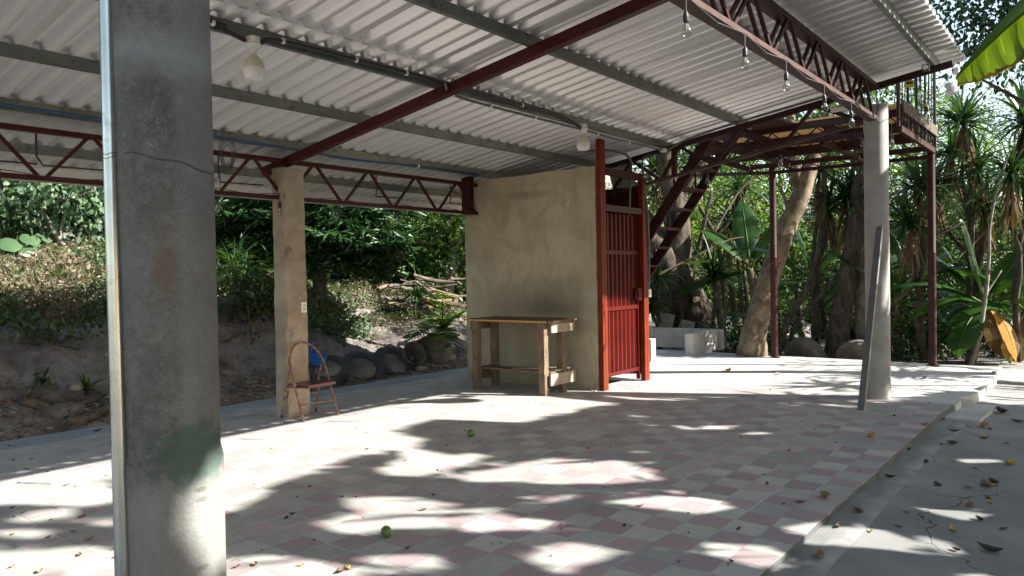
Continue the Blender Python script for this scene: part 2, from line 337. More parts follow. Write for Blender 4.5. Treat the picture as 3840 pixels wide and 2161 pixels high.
M_SEAT = plain('maroon_seat_paint', (0.11, 0.022, 0.028), 0.32, 0, 0.25, 12)
M_STEEL = plain('grey_steel_channel', (0.13, 0.132, 0.135), 0.5, 0.5, 0.15)
M_BARK1 = mat_bark('rough_bark', (0.017, 0.013, 0.010), (0.115, 0.09, 0.066), (9, 9, 1.3), 0.06)
M_BARK2 = mat_bark('smooth_bark', (0.08, 0.06, 0.041), (0.235, 0.178, 0.122), (8, 8, 5), 0.012)
M_BARK3 = mat_bark('dark_bark', (0.03, 0.026, 0.02), (0.11, 0.09, 0.07), (12, 12, 5), 0.02)
M_BARKP = mat_bark('pale_bark', (0.12, 0.105, 0.085), (0.29, 0.26, 0.22), (9, 9, 5), 0.012)
M_EARTH = mat_earth()
M_ROCK = mat_concrete('pale_rock', (0.15, 0.137, 0.12), (0.29, 0.265, 0.235), 2.5, bumps=0.8)
M_MANGO = plain('green_fruit', (0.075, 0.13, 0.022), 0.4, 0, 0.4, 25)
M_YEL = plain('yellow_tag', (0.62, 0.50, 0.06), 0.5)
t = NT('bulb_glass'); t.fin((0.9, 0.92, 0.92), 0.03); t.b.inputs['Transmission Weight'].default_value = 0.0
g = t.n('BsdfGlossy'); g.inputs['Roughness'].default_value = 0.06; tr = t.n('BsdfTransparent'); tr.inputs[0].default_value = (0.86, 0.87, 0.86, 1)
lw = t.n('LayerWeight'); lw.inputs[0].default_value = 0.35; mx = t.n('MixShader')
t.t.links.new(t.math('ADD', t.math('MULTIPLY', lw.outputs['Facing'], 0.55), 0.06), mx.inputs[0]); t.t.links.new(tr.outputs[0], mx.inputs[1]); t.t.links.new(g.outputs[0], mx.inputs[2]); t.t.links.new(mx.outputs[0], t.out.inputs[0])
M_GLASS = t.m
L_DARK = leafmat('dark_glossy_leaves', [(0.010, 0.035, 0.008), (0.022, 0.065, 0.014), (0.04, 0.095, 0.022)], 0.28, 0.38, 0.5)
L_MID = leafmat('mid_green_leaves', [(0.012, 0.036, 0.007), (0.036, 0.085, 0.014), (0.085, 0.15, 0.026)], 0.36, 0.42, 0.5)
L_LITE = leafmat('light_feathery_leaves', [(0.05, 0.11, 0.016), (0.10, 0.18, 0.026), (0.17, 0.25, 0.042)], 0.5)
L_GREY = leafmat('grey_green_leaves', [(0.025, 0.06, 0.028), (0.075, 0.135, 0.06), (0.17, 0.235, 0.125)], 0.28, 0.42)
L_YUC = leafmat('strap_leaves', [(0.013, 0.04, 0.013), (0.03, 0.072, 0.02), (0.065, 0.125, 0.034)], 0.26, 0.28, 0.7)
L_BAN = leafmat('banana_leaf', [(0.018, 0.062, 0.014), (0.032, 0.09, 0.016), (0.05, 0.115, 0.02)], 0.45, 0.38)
L_BANY = leafmat('sunlit_banana_leaf', [(0.085, 0.135, 0.010), (0.12, 0.165, 0.014)], 0.55, 0.45)  # yellower copy of the banana leaf, sunlight put into the colour
L_DEAD = leafmat('dead_leaves', [(0.10, 0.06, 0.03), (0.20, 0.13, 0.075), (0.30, 0.215, 0.135)], 0.15, 0.8, 0.1)
L_ORNG = leafmat('withered_orange_leaf', [(0.34, 0.14, 0.02), (0.42, 0.19, 0.03)], 0.35, 0.7, 0.1)
L_DRYW = leafmat('dry_weeds', [(0.15, 0.105, 0.068), (0.27, 0.205, 0.145), (0.11, 0.125, 0.07), (0.36, 0.31, 0.25)], 0.3, 0.8, 0.1)
L_LIT = leafmat('leaf_litter', [(0.07, 0.042, 0.025), (0.2, 0.135, 0.08), (0.40, 0.31, 0.21)], 0.05, 0.9, 0.1)
L_HAZE = leafmat('distant_leaves', [(0.09, 0.15, 0.06), (0.15, 0.21, 0.09), (0.2, 0.26, 0.13)], 0.45, 0.7, 0.1)  # distance haze put into the leaf colour as paler greens

# ------------------------------------------------------------------ setting
def jag(pts, step, amp):
    out = []
    for (x0, y0), (x1, y1) in zip(pts, pts[1:]+pts[:1]):
        L = math.hypot(x1-x0, y1-y0); n = max(1, int(L/step)) if L < 12 else 1
        if abs(y0-y1) < 0.05 and y0 < -0.5: n = int(L/step)+1
        for i in range(n):
            t_ = i/n; j = random.uniform(-amp, amp) if 0 < i else 0
            out.append((x0+(x1-x0)*t_, y0+(y1-y0)*t_+j))
    return out
edge = jag([(-14, -0.80), (-0.62, -0.81), (-0.35, -0.83), (-0.05, -0.83), (-0.05, 6.35), (-14, 6.35)], 0.18, 0.008)
fl = MB().prism(edge, -0.004, 0.0).build('floor', M_TILE); tag(fl, kind='structure')
sb = MB().prism([(x, y-0.004 if y < 0 else y) for x, y in edge], -0.30, -0.0045).build('floor_slab', M_SLAB); tag(sb, kind='structure')
te = MB().prism(jag([(-0.05, -0.86), (0.28, -0.88), (0.32, -1.0), (0.55, -0.82), (0.80, -0.93), (1.32, -0.98), (3.0, -0.98), (3.1, -0.93), (4.15, -0.95), (4.15, 6.8), (-0.05, 6.8)], 0.2, 0.012), -0.30, 0.0).build('terrace', M_TERR); tag(te, kind='structure')
st = MB().prism([(-0.55, -0.82), (0.6, -0.87), (0.62, -1.22), (-0.5, -1.16)], -0.3, -0.075).build('step', M_TERR); tag(st, kind='structure')
kb = MB().prism([(-14, 6.35), (-0.05, 6.35), (2.0, 6.8), (2.0, 6.95), (-14, 7.0)], -0.3, -0.025).build('kerb', M_KERB); tag(kb, kind='structure')

def apron_z(x, y): return -0.05-0.012*np.clip(np.asarray(x, float)+6.5, 0, 9)
def smooth(a): a = np.clip(a, 0, 1); return a*a*(3-2*a)
def vnoise(x, y, s, seed=0):
    r = np.random.default_rng(seed).random((128, 128)); x = x*s+37.1; y = y*s+11.7
    xi = np.floor(x).astype(int); yi = np.floor(y).astype(int); fx = smooth(x-xi); fy = smooth(y-yi); g = lambda a, b: r[a % 128, b % 128]
    return (g(xi, yi)*(1-fx)+g(xi+1, yi)*fx)*(1-fy)+(g(xi, yi+1)*(1-fx)+g(xi+1, yi+1)*fx)*fy-0.5
def bank_h(X, Y):
    X = np.asarray(X, float); Y = np.asarray(Y, float)
    k = smooth((X+3.6)/4.4)
    y0 = 7.03+0.37*k+0.12*vnoise(X, Y*0, 0.8, 3); wd = 2.3+2.1*k; hb = 1.28-0.1*k
    t_ = (Y-y0)/wd
    h = hb*(0.5*smooth(t_)+0.5*np.clip(t_, 0, 1))+np.clip(Y-y0-wd, 0, 5)*0.30*(1-0.45*k)+np.clip(Y-y0-wd-5, 0, 60)*0.10
    far = smooth((X-3.0)/5.0); h = h*(1-far)+far*(-0.12-np.clip(X-6, 0, 60)*0.05+np.clip(Y-11, 0, 60)*0.08)
    m = smooth((Y-7.0)/0.6)
    return -0.12+(h+0.12)*smooth((Y-6.85)/0.25)+m*(0.28*vnoise(X, Y, 1.3, 5)+0.17*vnoise(X, Y, 3.1, 6)+0.10*vnoise(X, Y, 7, 8)+0.05*vnoise(X, Y, 15, 9))
def grid(name, xs, ys, hf, mat, lab=None):
    Xg, Yg = np.meshgrid(xs, ys); Z = hf(Xg, Yg); nx, ny = len(xs), len(ys)
    V = np.stack([Xg, Yg, Z], -1).reshape(-1, 3); i = np.arange(ny-1)[:, None]*nx+np.arange(nx-1)[None]
    Fq = np.stack([i, i+1, i+nx+1, i+nx], -1).reshape(-1, 4)
    return tag(npmesh(name, V, Fq, mat, None, True), kind='structure')
def apron_h(X, Y): return apron_z(X, Y)+0.02*vnoise(X, Y, 0.9, 41)+0.006*vnoise(X, Y, 4, 42)-0.02*smooth((-0.9-Y)/0.5)+0.02
grid('apron', np.arange(-16, 7.6, 0.15), np.arange(-3.4, -0.72, 0.05), apron_h, M_APRON)
def strip_h(X, Y): return apron_h(X, Y)+0.012*(1-smooth(np.abs(Y+0.98+0.06*vnoise(X, X*0, 1.4, 43))/0.13))-0.0055
grid('mortar_strip', np.arange(-14, -0.6, 0.07), np.arange(-1.2, -0.78, 0.015), strip_h, M_MORT)
grid('bank', np.arange(-14, 5.01, 0.07), np.arange(6.9, 15.01, 0.07), bank_h, M_EARTH)
def ground_h(X, Y):
    base = bank_h(X, np.maximum(Y, 7.2))
    right = -0.14-np.clip(X-7, 0, 40)*0.07-np.clip(X-47, 0, 300)*0.0+0.2*vnoise(X, Y, 0.4, 12)*smooth((X-4.5)/2)
    hill = smooth((X-48)/60)*10+smooth((Y-30)/60)*14
    mix = smooth((Y-7.0)/1.0)*1.0
    near = (X > -14.2) & (X < 5.1) & (Y > 6.8) & (Y < 15.1)
    h = np.where(Y > 7.0, base*mix+(1-mix)*right, right)+hill
    h = np.where(near, h-0.5, h)
    return np.where((X < 7.6) & (Y <= 7.0) & (Y > -3.5), -0.32+np.where(X > 4.1, 0.16, 0), h)
xs = np.concatenate([np.arange(-40, -14, 3), np.arange(-14, 12, 0.4), np.arange(12, 60, 2.0), np.arange(60, 241, 10)])
ys = np.concatenate([np.arange(-60, -6, 4), np.arange(-6, 16, 0.4), np.arange(16, 60, 2.0), np.arange(60, 201, 10)])
grid('ground', xs, ys, ground_h, M_EARTH)

# ------------------------------------------------------------------ pavilion
PAV = thing('pavilion', 'open sided pavilion with a sloping corrugated white roof on red steel trusses', 'pavilion', (-4.6, 2.7, 0))
def T(y): return 3.985-0.152*y                                      # top of the steel
def build_column(x, y, r, h, mat, label, flare=False):
    prof = [(r*(1.045 if flare else 1.0), -0.02), (r*1.05 if flare else r, 0.66), (r*1.055 if flare else r, 1.10 if flare else 0.95), (r, 1.135 if flare else 1.0), (r, 1.9), (r*1.012, 1.96), (r, 2.02), (r, 2.9), (r*1.01, 2.93), (r, 2.97), (r, h)]
    o = MB().lathe(prof, (x, y, 0), 40).build('column', mat, PAV); autosmooth(o, 50); o['label'] = label; return o
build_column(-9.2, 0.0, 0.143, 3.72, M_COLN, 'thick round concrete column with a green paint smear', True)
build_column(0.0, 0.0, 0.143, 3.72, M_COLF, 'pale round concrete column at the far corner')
# square board-formed column, chipped
def square_column():
    bm = MB(); sx, sy = 0.148, 0.128; n = 46; V = []; P = []
    base = [(-1, -1), (-.85, -1), (-.4, -1), (0, -1), (.4, -1), (.85, -1), (1, -1), (1, -.85), (1, 0), (1, .85), (1, 1), (.85, 1), (0, 1), (-.85, 1), (-1, 1), (-1, .85), (-1, 0), (-1, -.85)]
    k = len(base); rr = np.random.default_rng(4)
    for i in range(n+1):
        z = -0.02+3.02*i/n; s_ = 1.06 if z < 0.55 else (1.03 if z < 1.5 else 1.0)
        for j, (a, b) in enumerate(base):
            e = rr.normal(0, 0.0035) + (rr.normal(0, 0.008) if abs(a) == 1 and abs(b) == 1 else 0)
            cf = 0.955 if abs(a) == 1 and abs(b) == 1 else 1.0
            V.append((-4.90+a*sx*s_*cf+e, 5.52+b*sy*s_*cf+e, z))
    # hollows in the front face where formwork plugs were knocked out
    Fq = [(i*k+j, i*k+(j+1) % k, (i+1)*k+(j+1) % k, (i+1)*k+j) for i in range(n) for j in range(k)]
    bm.add(V, Fq+[tuple(n*k+j for j in range(k))]); return bm
oc = square_column().build('column', M_COLS, PAV); oc['label'] = 'square tan concrete column behind the folding chair'
for hz, yy, xx in ((1.98, 5.388, -5.0), (0.98, 5.388, -4.99)):
    pk = MB(); 
    for q in range(7): pk.lathe([(0.004, 0), (0.016+random.random()*.012, 0.004), (0.012, 0.009), (0.002, 0.012)], (xx+random.gauss(0, .022), yy, hz+random.gauss(0, .035)), 7, (0, -1, 0))
    pk.build('mortar_patch', M_ROCK, PAV)

def angle_chord(mb, p, q, w, h): mb.bar(p, q, w, h)
def truss(y, x0, x1, zb, zt, n, label, wid=0.10, mat=M_OX, matb=None, dbl=True, v0=None, v1=None):
    tr_ = MB().bar((x0, y, zt), (x1, y, zt), wid, 0.05).build('truss', mat, PAV); tr_['label'] = label
    ob = MB().bar((x0, y, zb), (x1, y, zb), wid, 0.045)
    ob.build('bottom_chord', matb or mat, tr_)
    v0 = x0 if v0 is None else v0; v1 = x1 if v1 is None else v1
    for i in range(n):
        a = v0+(v1-v0)*i/n; b = v0+(v1-v0)*(i+1)/n; m = (a+b)/2
        for (p, q) in (((a+0.02, zb), (m-0.02, zt)), ((m+0.02, zt), (b-0.02, zb))):
            d = MB()
            for s_ in ((-1, 1) if dbl else (0,)):
                d.bar((p[0], y+s_*wid*0.30, p[1]), (q[0], y+s_*wid*0.30, q[1]), 0.03, 0.03)
            d.build('web_bar', mat, tr_)
    return tr_
truss(0.0, -9.2, 0.0, 3.535, 3.94, 10, 'front truss with paired web bars', 0.12, M_OXB, M_OXL, True, -9.25, -0.28)
truss(5.52, -12.0, -1.42, 2.645, 3.09, 12, 'rear truss over the square column', 0.07, M_OX, None, False)
MB().box(-1.50, -1.38, 5.60, 5.76, 2.63, 3.24).build('truss_end_post', M_OX, PAV)
# gable truss between the far column and the storage room
def gable():
    yz = lambda y, up: (T(y)-0.045 if up else 3.545-0.163*y)
    gt = MB().bar((-0.02, -0.86, T(-0.86)-0.03), (-0.02, 5.6, T(5.6)-0.03), 0.06, 0.075).build('truss', M_OXB, PAV); gt['label'] = 'sloping gable truss at the far end'
    MB().bar((-0.02, 0.05, 3.545), (-0.02, 5.6, 3.545-0.163*5.55), 0.06, 0.045).build('bottom_chord', M_OXL, gt)
    pts = [0.1, 0.75, 1.15, 1.75, 2.15, 2.7, 3.0, 3.5, 3.9]
    up = True
    for a, b in zip(pts, pts[1:]):
        d = MB().bar((-0.02, a, yz(a, not up)), (-0.02, b, yz(b, up)), 0.045, 0.045); d.build('web_bar', M_OXB, gt); up = not up
    MB().bar((-0.02, 2.78, T(2.78)-0.02), (-0.02, 2.78, 3.09), 0.07, 0.07, (1, 0, 0)).build('web_bar', M_OX, gt)
gable()
# rafters across the roof
for x in (-4.9, -9.5):
    r_ = MB().bar((x, -0.5, T(-0.5)-0.055), (x, 6.0, T(6.0)-0.055), 0.09, 0.105).build('rafter', M_OX, PAV, bevel=0.006)
# purlins (lipped channel), two sheets, gutter
PURL = [-0.68, 0.46, 1.76, 2.94, 4.12, 5.24, 6.43]
for i, y in enumerate(PURL):
    s_ = MB(); z0 = T(y)+0.003; x1 = 0.42 if i else 0.30
    s_.box(-12.5, x1, y, y+0.004, z0, z0+0.096); s_.box(-12.5, x1, y+0.004, y+0.055, z0, z0+0.004); s_.box(-12.5, x1, y+0.004, y+0.05, z0+0.088, z0+0.092); s_.box(-12.5, x1, y+0.051, y+0.055, z0+0.004, z0+0.02)
    s_.build('purlin', M_GALV, PAV)
def sheet(y0, y1, dz, x0=-12.6, x1=0.52):
    pitch = 0.198; prof = []; x = x0; kk = 0
    while x < x1:
        prof += [(x, 0), (x+0.092, 0), (x+0.106, 0.052), (x+0.178, 0.052)]
        if kk % 5 == 2: prof[-3:-3] = [(x+0.006, 0), (x+0.0065, -0.004), (x+0.014, -0.004), (x+0.0145, 0)]
        kk += 1; x += pitch
    ny = 14; V = []; n = len(prof)
    for lay in (0, 1):
        for j in range(ny+1):
            y = y0+(y1-y0)*j/ny
            for (px, pz) in prof: V.append((px, y, 4.087-0.152*y+pz+dz+lay*0.0025))
    Fq = []
    for lay in (0, 1):
        b = lay*(ny+1)*n
        for j in range(ny):
            for i in range(n-1):
                f = (b+j*n+i, b+j*n+i+1, b+(j+1)*n+i+1, b+(j+1)*n+i); Fq.append(f if lay else f[::-1])
    t0 = (ny+1)*n
    for i in range(n-1):
        Fq.append((i, i+1, t0+i+1, t0+i)); a = ny*n+i; Fq.append((a+1, a, t0+a, t0+a+1))
    for j in range(ny):
        a = j*n; Fq.append((a+n, a, t0+a, t0+a+n)); a = j*n+n-1; Fq.append((a, a+n, t0+a+n, t0+a))
    return npmesh('roof_sheet', V, Fq, M_SHEET, PAV)
sheet(-0.92, 2.86, 0.008); sheet(2.73, 7.265, 0.0)
gz = 4.087-0.152*7.25
g_ = MB().box(-12.6, 0.5, 7.26, 7.27, gz-0.15, gz+0.075); g_.box(-12.6, 0.5, 7.27, 7.40, gz-0.15, gz-0.142); g_.box(-12.6, 0.5, 7.40, 7.41, gz-0.15, gz-0.01); g_.box(-12.6, 0.5, 7.252, 7.26, gz-0.085, gz-0.07)
g_.build('gutter', M_GUTT, PAV)
# reinforcing rods left sticking out of the rear truss
for x in (-8.25, -7.6, -5.75, -3.4, -1.9):
    rd = MB().tube([(x, 5.62, 3.10), (x, 5.62, 2.86), (x+0.1, 5.75, 2.80), (x+0.75, 5.9, 2.83)], 0.009, 6); rd.build('rebar_rod', M_WIRE, PAV)
for yy in (0.06, -0.06):
    MB().tube([(-0.20, yy, 3.52), (-0.20, yy*1.3, 3.70)], 0.008, 6).build('rebar_rod', M_WIRE, PAV)

# conduits, lamps, wires
def cable(name, pts, r, mat, label, cat='conduit', sm=3, group=None):
    P = [np.array(p, float) for p in pts]; out = []
    for i in range(len(P)-1):
        p0, p1, p2, p3 = P[max(i-1, 0)], P[i], P[i+1], P[min(i+2, len(P)-1)]
        for k in range(sm):
            t_ = k/sm; out.append(0.5*((2*p1)+(-p0+p2)*t_+(2*p0-5*p1+4*p2-p3)*t_**2+(-p0+3*p1-3*p2+p3)*t_**3))
    out.append(P[-1]); o = MB().tube(out, r, 8).build(name, mat, None, True, origin=P[0]); return tag(o, label, cat, group)
yB = 2.915; zB = T(2.94)
cable('conduit', [(-9.4, yB-.015, zB+.05), (-7.45, yB-.015, zB+.05), (-7.25, yB-.01, zB+.0), (-7.08, yB-.01, zB-.035)], 0.019, M_BLACK, 'black corrugated conduit running into the nearest ceiling lamp')
cable('conduit', [(-6.95, yB-.01, zB-.035), (-6.8, yB-.02, zB+.03), (-6.0, yB-.02, zB+.045), (-4.95, yB-.03, zB+.05), (-3.6, yB-.02, zB+.045), (-2.9, yB-.02, zB+.05), (-2.40, yB-.01, zB-.03)], 0.018, M_BLACK, 'long black conduit clipped along the purlin between the two ceiling lamps')
cable('conduit', [(-5.05, yB-.2, zB-.02), (-4.8, yB-.06, zB-.055), (-4.2, yB-.05, zB-.07), (-3.4, yB-.05, zB-.07), (-2.42, yB-.03, zB-.06)], 0.016, M_CABLE, 'grey conduit sagging below the purlin toward the far ceiling lamp')
cable('conduit', [(-2.26, yB-.01, zB-.05), (-1.6, yB-.03, zB-.075), (-0.9, yB-.02, zB-.06), (-0.14, yB-.0, zB-.05)], 0.015, M_CABLE, 'grey conduit from the far ceiling lamp to the empty junction box')
cable('conduit', [(-0.10, 2.85, T(2.9)-.06), (-0.10, 2.4, T(2.4)+.02), (-0.10, 1.2, T(1.2)+.025), (-0.10, 0.35, T(.35)+.02)], 0.016, M_CABLE, 'grey conduit running up the sloping gable truss')
cable('conduit', [(-0.12, 3.0, T(3.0)-.09), (-0.10, 3.25, 3.42), (-0.14, 3.25, 3.2), (-0.06, 3.225, 2.6), (-0.03, 3.225, 1.9), (-0.03, 3.24, 1.38)], 0.017, M_CABLE, 'dark conduit dropping down the right door post to the switch')
cable('conduit', [(-1.28, 3.6, 3.42), (-0.8, 3.4, 3.46), (-0.45, 3.3, 3.38), (-0.33, 3.36, 3.1), (-0.30, 3.42, 2.4), (-0.3, 3.45, 1.9)], 0.02, M_CABLE, 'thick dark conduit looping down inside the storage doorway')
cable('conduit', [(-12, 5.20, T(5.24)+.03), (-8, 5.20, T(5.24)+.03), (-6.5, 5.2, T(5.24)+.02), (-5.2, 5.20, T(5.24)+.0), (-4.75, 5.18, T(5.24)-.01), (-4.3, 5.2, T(5.24)-.03), (-3.0, 5.2, T(5.24)+.01), (-1.7, 5.2, T(5.24)+.02)], 0.014, M_BLUE, 'thin blue conduit strapped along a rear purlin')
for x, y, z in ((-8.0, yB-.02, zB+.05), (-7.35, yB-.015, zB+.03), (-6.75, yB-.02, zB+.035), (-6.0, yB-.02, zB+.045), (-5.4, yB-.025, zB+.047), (-3.6, yB-.02, zB+.045), (-4.8, yB-.06, zB-.055), (-4.2, yB-.05, zB-.07), (-3.4, yB-.05, zB-.07), (-2.0, yB-.02, zB-.065), (-1.2, yB-.025, zB-.068), (-6.5, 5.2, T(5.24)+.02), (-4.85, 5.185, T(5.24)-.008), (-3.0, 5.2, T(5.24)+.01)):
    MB().lathe([(0.024, -0.011), (0.024, 0.011)], (x, y, z), 10, (1, 0, 0)).build('conduit_strap', M_WHITE, PAV)
def ceiling_lamp(loc, label, bulb=True):
    o = thing('ceiling_lamp' if bulb else 'junction_box', label, 'lamp' if bulb else 'junction box', loc, 'lamps under the roof' if bulb else None); x, y, z = loc
    b = MB().lathe([(0.05, 0.0), (0.055, -0.004), (0.055, -0.045), (0.05, -0.05)], loc, 8).build('junction_box' if bulb else 'box', M_WHITE, o, bevel=0.003)
    for a in range(4):
        c = (x+0.053*math.cos(a*math.pi/2+.39), y+0.053*math.sin(a*math.pi/2+.39), z-0.025)
        MB().lathe([(0.013, 0), (0.013, 0.003), (0.009, 0.004)], c, 10, (math.cos(a*math.pi/2+.39), math.sin(a*math.pi/2+.39), 0)).build('knockout', M_CREAM, b)
    if bulb:
        autosmooth(MB().lathe([(0.045, -0.05), (0.062, -0.056), (0.064, -0.066), (0.05, -0.085), (0.03, -0.10), (0.021, -0.105), (0.02, -0.13)], loc, 24).build('lamp_holder', M_WHITE, o))
        autosmooth(MB().lathe([(0.018, -0.118), (0.022, -0.132), (0.028, -0.146), (0.048, -0.166), (0.068, -0.186), (0.079, -0.212), (0.082, -0.238), (0.0825, -0.244)], loc, 28).build('bulb_body', M_CREAM, o))
        autosmooth(MB().lathe([(0.081, -0.243), (0.0845, -0.25), (0.083, -0.285), (0.078, -0.312), (0.066, -0.328), (0.02, -0.334)], loc, 28).build('diffuser', M_DIFF, o))
    return o
ceiling_lamp((-7.015, 2.90, zB+0.005), 'white bulb lamp nearest the thick round column')
ceiling_lamp((-2.335, 2.90, zB+0.015), 'white bulb lamp above the stucco wall')
ceiling_lamp((-0.13, 2.90, zB-0.03), 'small white junction box with no bulb on the gable truss', False)

def edison(parent, p, tilt=0.0):
    x, y, z = p; ax = (math.sin(tilt), 0.0, -math.cos(tilt))
    o = MB().tube([(x, y, z+0.17), (x, y, z+0.06)], 0.004, 5).lathe([(0.010, -0.065), (0.017, -0.05), (0.02, -0.03), (0.02, 0.0), (0.017, 0.008)], p, 12, ax)
    o = o.build('bulb_socket', M_BLACK, parent)
    g2 = MB().lathe([(0.013, 0.006), (0.016, 0.02), (0.026, 0.045), (0.0325, 0.07), (0.031, 0.092), (0.02, 0.108), (0.006, 0.114)], p, 16, ax).build('glass_bulb', M_GLASS, o, True)
    MB().tube([np.array(p)+np.array(ax)*0.01, np.array(p)+np.array(ax)*0.05], 0.003, 5).build('filament_stem', M_WHITE, o)
def light_string(bulbs, ends, label):
    o = thing('string_light', label, 'string light', bulbs[0]); pts = [np.array(ends[0], float)]
    for i, b in enumerate(bulbs):
        tp = np.array(b, float)+(0, 0, 0.17)
        pv = pts[-1]; md = (pv+tp)/2; md[2] -= 0.05*min(1.0, np.linalg.norm(tp-pv)); pts += [md, tp]; edison(o, b, random.uniform(-.12, .12))
    e = np.array(ends[1], float); md = (pts[-1]+e)/2; md[2] -= 0.03; pts += [md, e]
    MB().tube(pts, 0.0045, 6).build('wire', M_WIRE, o)
light_string([(x, -0.09, 3.33) for x in (-8.9, -7.9, -6.75, -5.67, -4.63, -3.67, -2.53, -1.52)], [(-9.3, -0.08, 3.5), (-0.16, -0.1, 3.47)], 'string of clear bulbs hanging along the front truss')
light_string([(x, 5.46, 2.52) for x in (-8.95, -7.95, -6.9, -5.87, -5.07, -4.22, -3.17, -2.11)], [(-10, 5.46, 2.66), (-1.45, 5.46, 2.66)], 'string of clear bulbs hanging along the rear truss')
light_string([(-0.08, y, z) for y, z in ((2.23, 3.02), (1.18, 3.17), (0.14, 3.32))], [(-0.06, 3.2, 3.02), (-0.12, 0.05, 3.52)], 'string of clear bulbs hanging along the sloping gable truss')
light_string([(0.22, -0.14, 3.32), (0.5, -0.5, 3.66)], [(0.0, -0.17, 3.5), (0.2, -0.8, 3.98)], 'two clear bulbs hanging on a wire outside the far column')

# flood light pair on the beam end
fo = thing('flood_light', 'white twin head flood light on the roof beam end', 'flood light', (-0.05, -0.86, 3.96))
MB().box(-0.10, 0.0, -0.93, -0.87, 3.93, 4.02).build('mount', M_WHITE, fo, bevel=0.01)
MB().tube([(-0.05, -0.91, 3.94), (-0.09, -0.93, 3.88), (-0.10, -0.92, 3.83)], 0.016, 8).build('arm', M_WHITE, fo, True)
for c, ax in (((-0.12, -0.86, 3.80), (-0.55, -0.75, -0.30)), ((-0.03, -0.84, 3.78), (-0.3, -0.4, -0.8))):
    hd = autosmooth(MB().lathe([(0.02, -0.09), (0.032, -0.08), (0.035, -0.03), (0.05, 0.0), (0.072, 0.035), (0.074, 0.045)], c, 24, ax).build('lamp_head', M_WHITE, fo))
    autosmooth(MB().lathe([(0.068, 0.043), (0.064, 0.052), (0.03, 0.06), (0.004, 0.062)], c, 24, ax).build('lens', M_DIFF, hd))
sn = thing('sensor_box', 'small dark sensor box hung under the roof edge near the flood light', 'sensor', (-0.3, -0.62, 3.97))
MB().box(-0.34, -0.26, -0.66, -0.58, 3.98, 4.06).build('housing', M_BLACK, sn, bevel=0.008); MB().lathe([(0.03, 0), (0.03, 0.012), (0.005, 0.02)], (-0.345, -0.62, 4.02), 16, (-1, 0, 0)).build('lens', M_DIFF, sn)
tg = MB().box(-0.07, -0.066, -0.45, -0.36, 3.87, 3.955); to = tg.build('tag', M_YEL, None, origin=(-0.07, -0.4, 3.95)); tag(to, 'small yellow and black tag hanging from the gable beam', 'tag')
MB().box(-0.0715, -0.0702, -0.44, -0.37, 3.915, 3.94).build('print_panel', M_BLACK, to)
wb = thing('transformer_box', 'white plastic box fixed below the gable truss beside the far column', 'box', (-0.05, 0.40, 3.75))
MB().box(-0.10, 0.0, 0.26, 0.52, 3.70, 3.755).build('case', M_WHITE, wb, bevel=0.008); MB().tube([(-0.05, 0.26, 3.72), (-0.05, 0.15, 3.66)], 0.006, 6).build('lead', M_BLACK, wb)
# downpipe tied to the near column
pp = np.array([[-9.249, 0.258, 2.575+1.2], [-9.25, 0.25, 2.05], [-9.258, 0.24, 1.41], [-9.262, 0.222, 0.0]])
P0 = CAM+ray(268, 0)*2.20; P1 = CAM+ray(309, 1449)*2.20; dv_ = P0-P1; PT = P1+dv_*((3.9-P1[2])/dv_[2]); PBm = P1-dv_*(P1[2]/dv_[2])
o = MB().tube([PBm, P1, P0, PT], 0.0215, 20).build('steel_pipe', M_PIPE, None, True, origin=PBm); tag(o, 'galvanised steel pipe standing against the thick round column', 'pipe')
def pipe_at(z): return PBm+(PT-PBm)*(z/PT[2])
zt = 2.03; pc = pipe_at(zt); cols = np.array([-9.2, 0.0]); tw = []
a0 = math.atan2(pc[1]-cols[1], pc[0]-cols[0])
for k in range(14):
    a = math.radians(200+k*8.5); tw.append((cols[0]+0.1462*math.cos(a), cols[1]+0.1462*math.sin(a), zt-0.004*k+0.004*math.sin(k*1.1)))
wr = MB().tube([pc+np.array([0.022*math.cos(t_), 0.022*math.sin(t_), 0.004*math.sin(3*t_)]) for t_ in np.linspace(0, 6.3, 16)], 0.0010, 5)
wr.tube([pc+np.array([0.022*math.cos(t_), 0.022*math.sin(t_), -.012+0.004*math.sin(3*t_)]) for t_ in np.linspace(0, 6.3, 16)], 0.0010, 5)
wr.tube([pc+np.array([.018, -.018, 0])]+tw, 0.0010, 5)
e = np.array(tw[-1]); wr.tube([e, e+(0.012, -0.012, 0.012), e+(0.022, 0, -0.004), e+(0.004, -.006, -0.016), e+(-0.01, -.008, -0.03), e+(-.035, -.008, -.04)], 0.0010, 5)
tag(wr.build('tie_wire', M_WIRE, None, origin=pc), 'thin twisted tie wire around the pipe and the thick column', 'wire')
cw = MB(); cc = at(572, 392, 6.4)
for k in range(5):
    rr_ = 0.05+0.012*k; cw.tube([cc+np.array([rr_*math.cos(t_)*0.6, -rr_*math.cos(t_)*0.3, rr_*1.9*math.sin(t_)+0.012*k]) for t_ in np.linspace(0, 6.3+k*.1, 18)], 0.0022, 4)
cw.tube([cc+np.array([-.05, .03, -.1]), cc+np.array([-.06, 0.03, -.35]), cc+np.array([-.02, 0.03, -.6])], 0.0022, 4)
tag(cw.build('wire_coil', M_WIRE, None, origin=cc), 'loose coil of thin wire hanging beside the thick round column', 'wire')

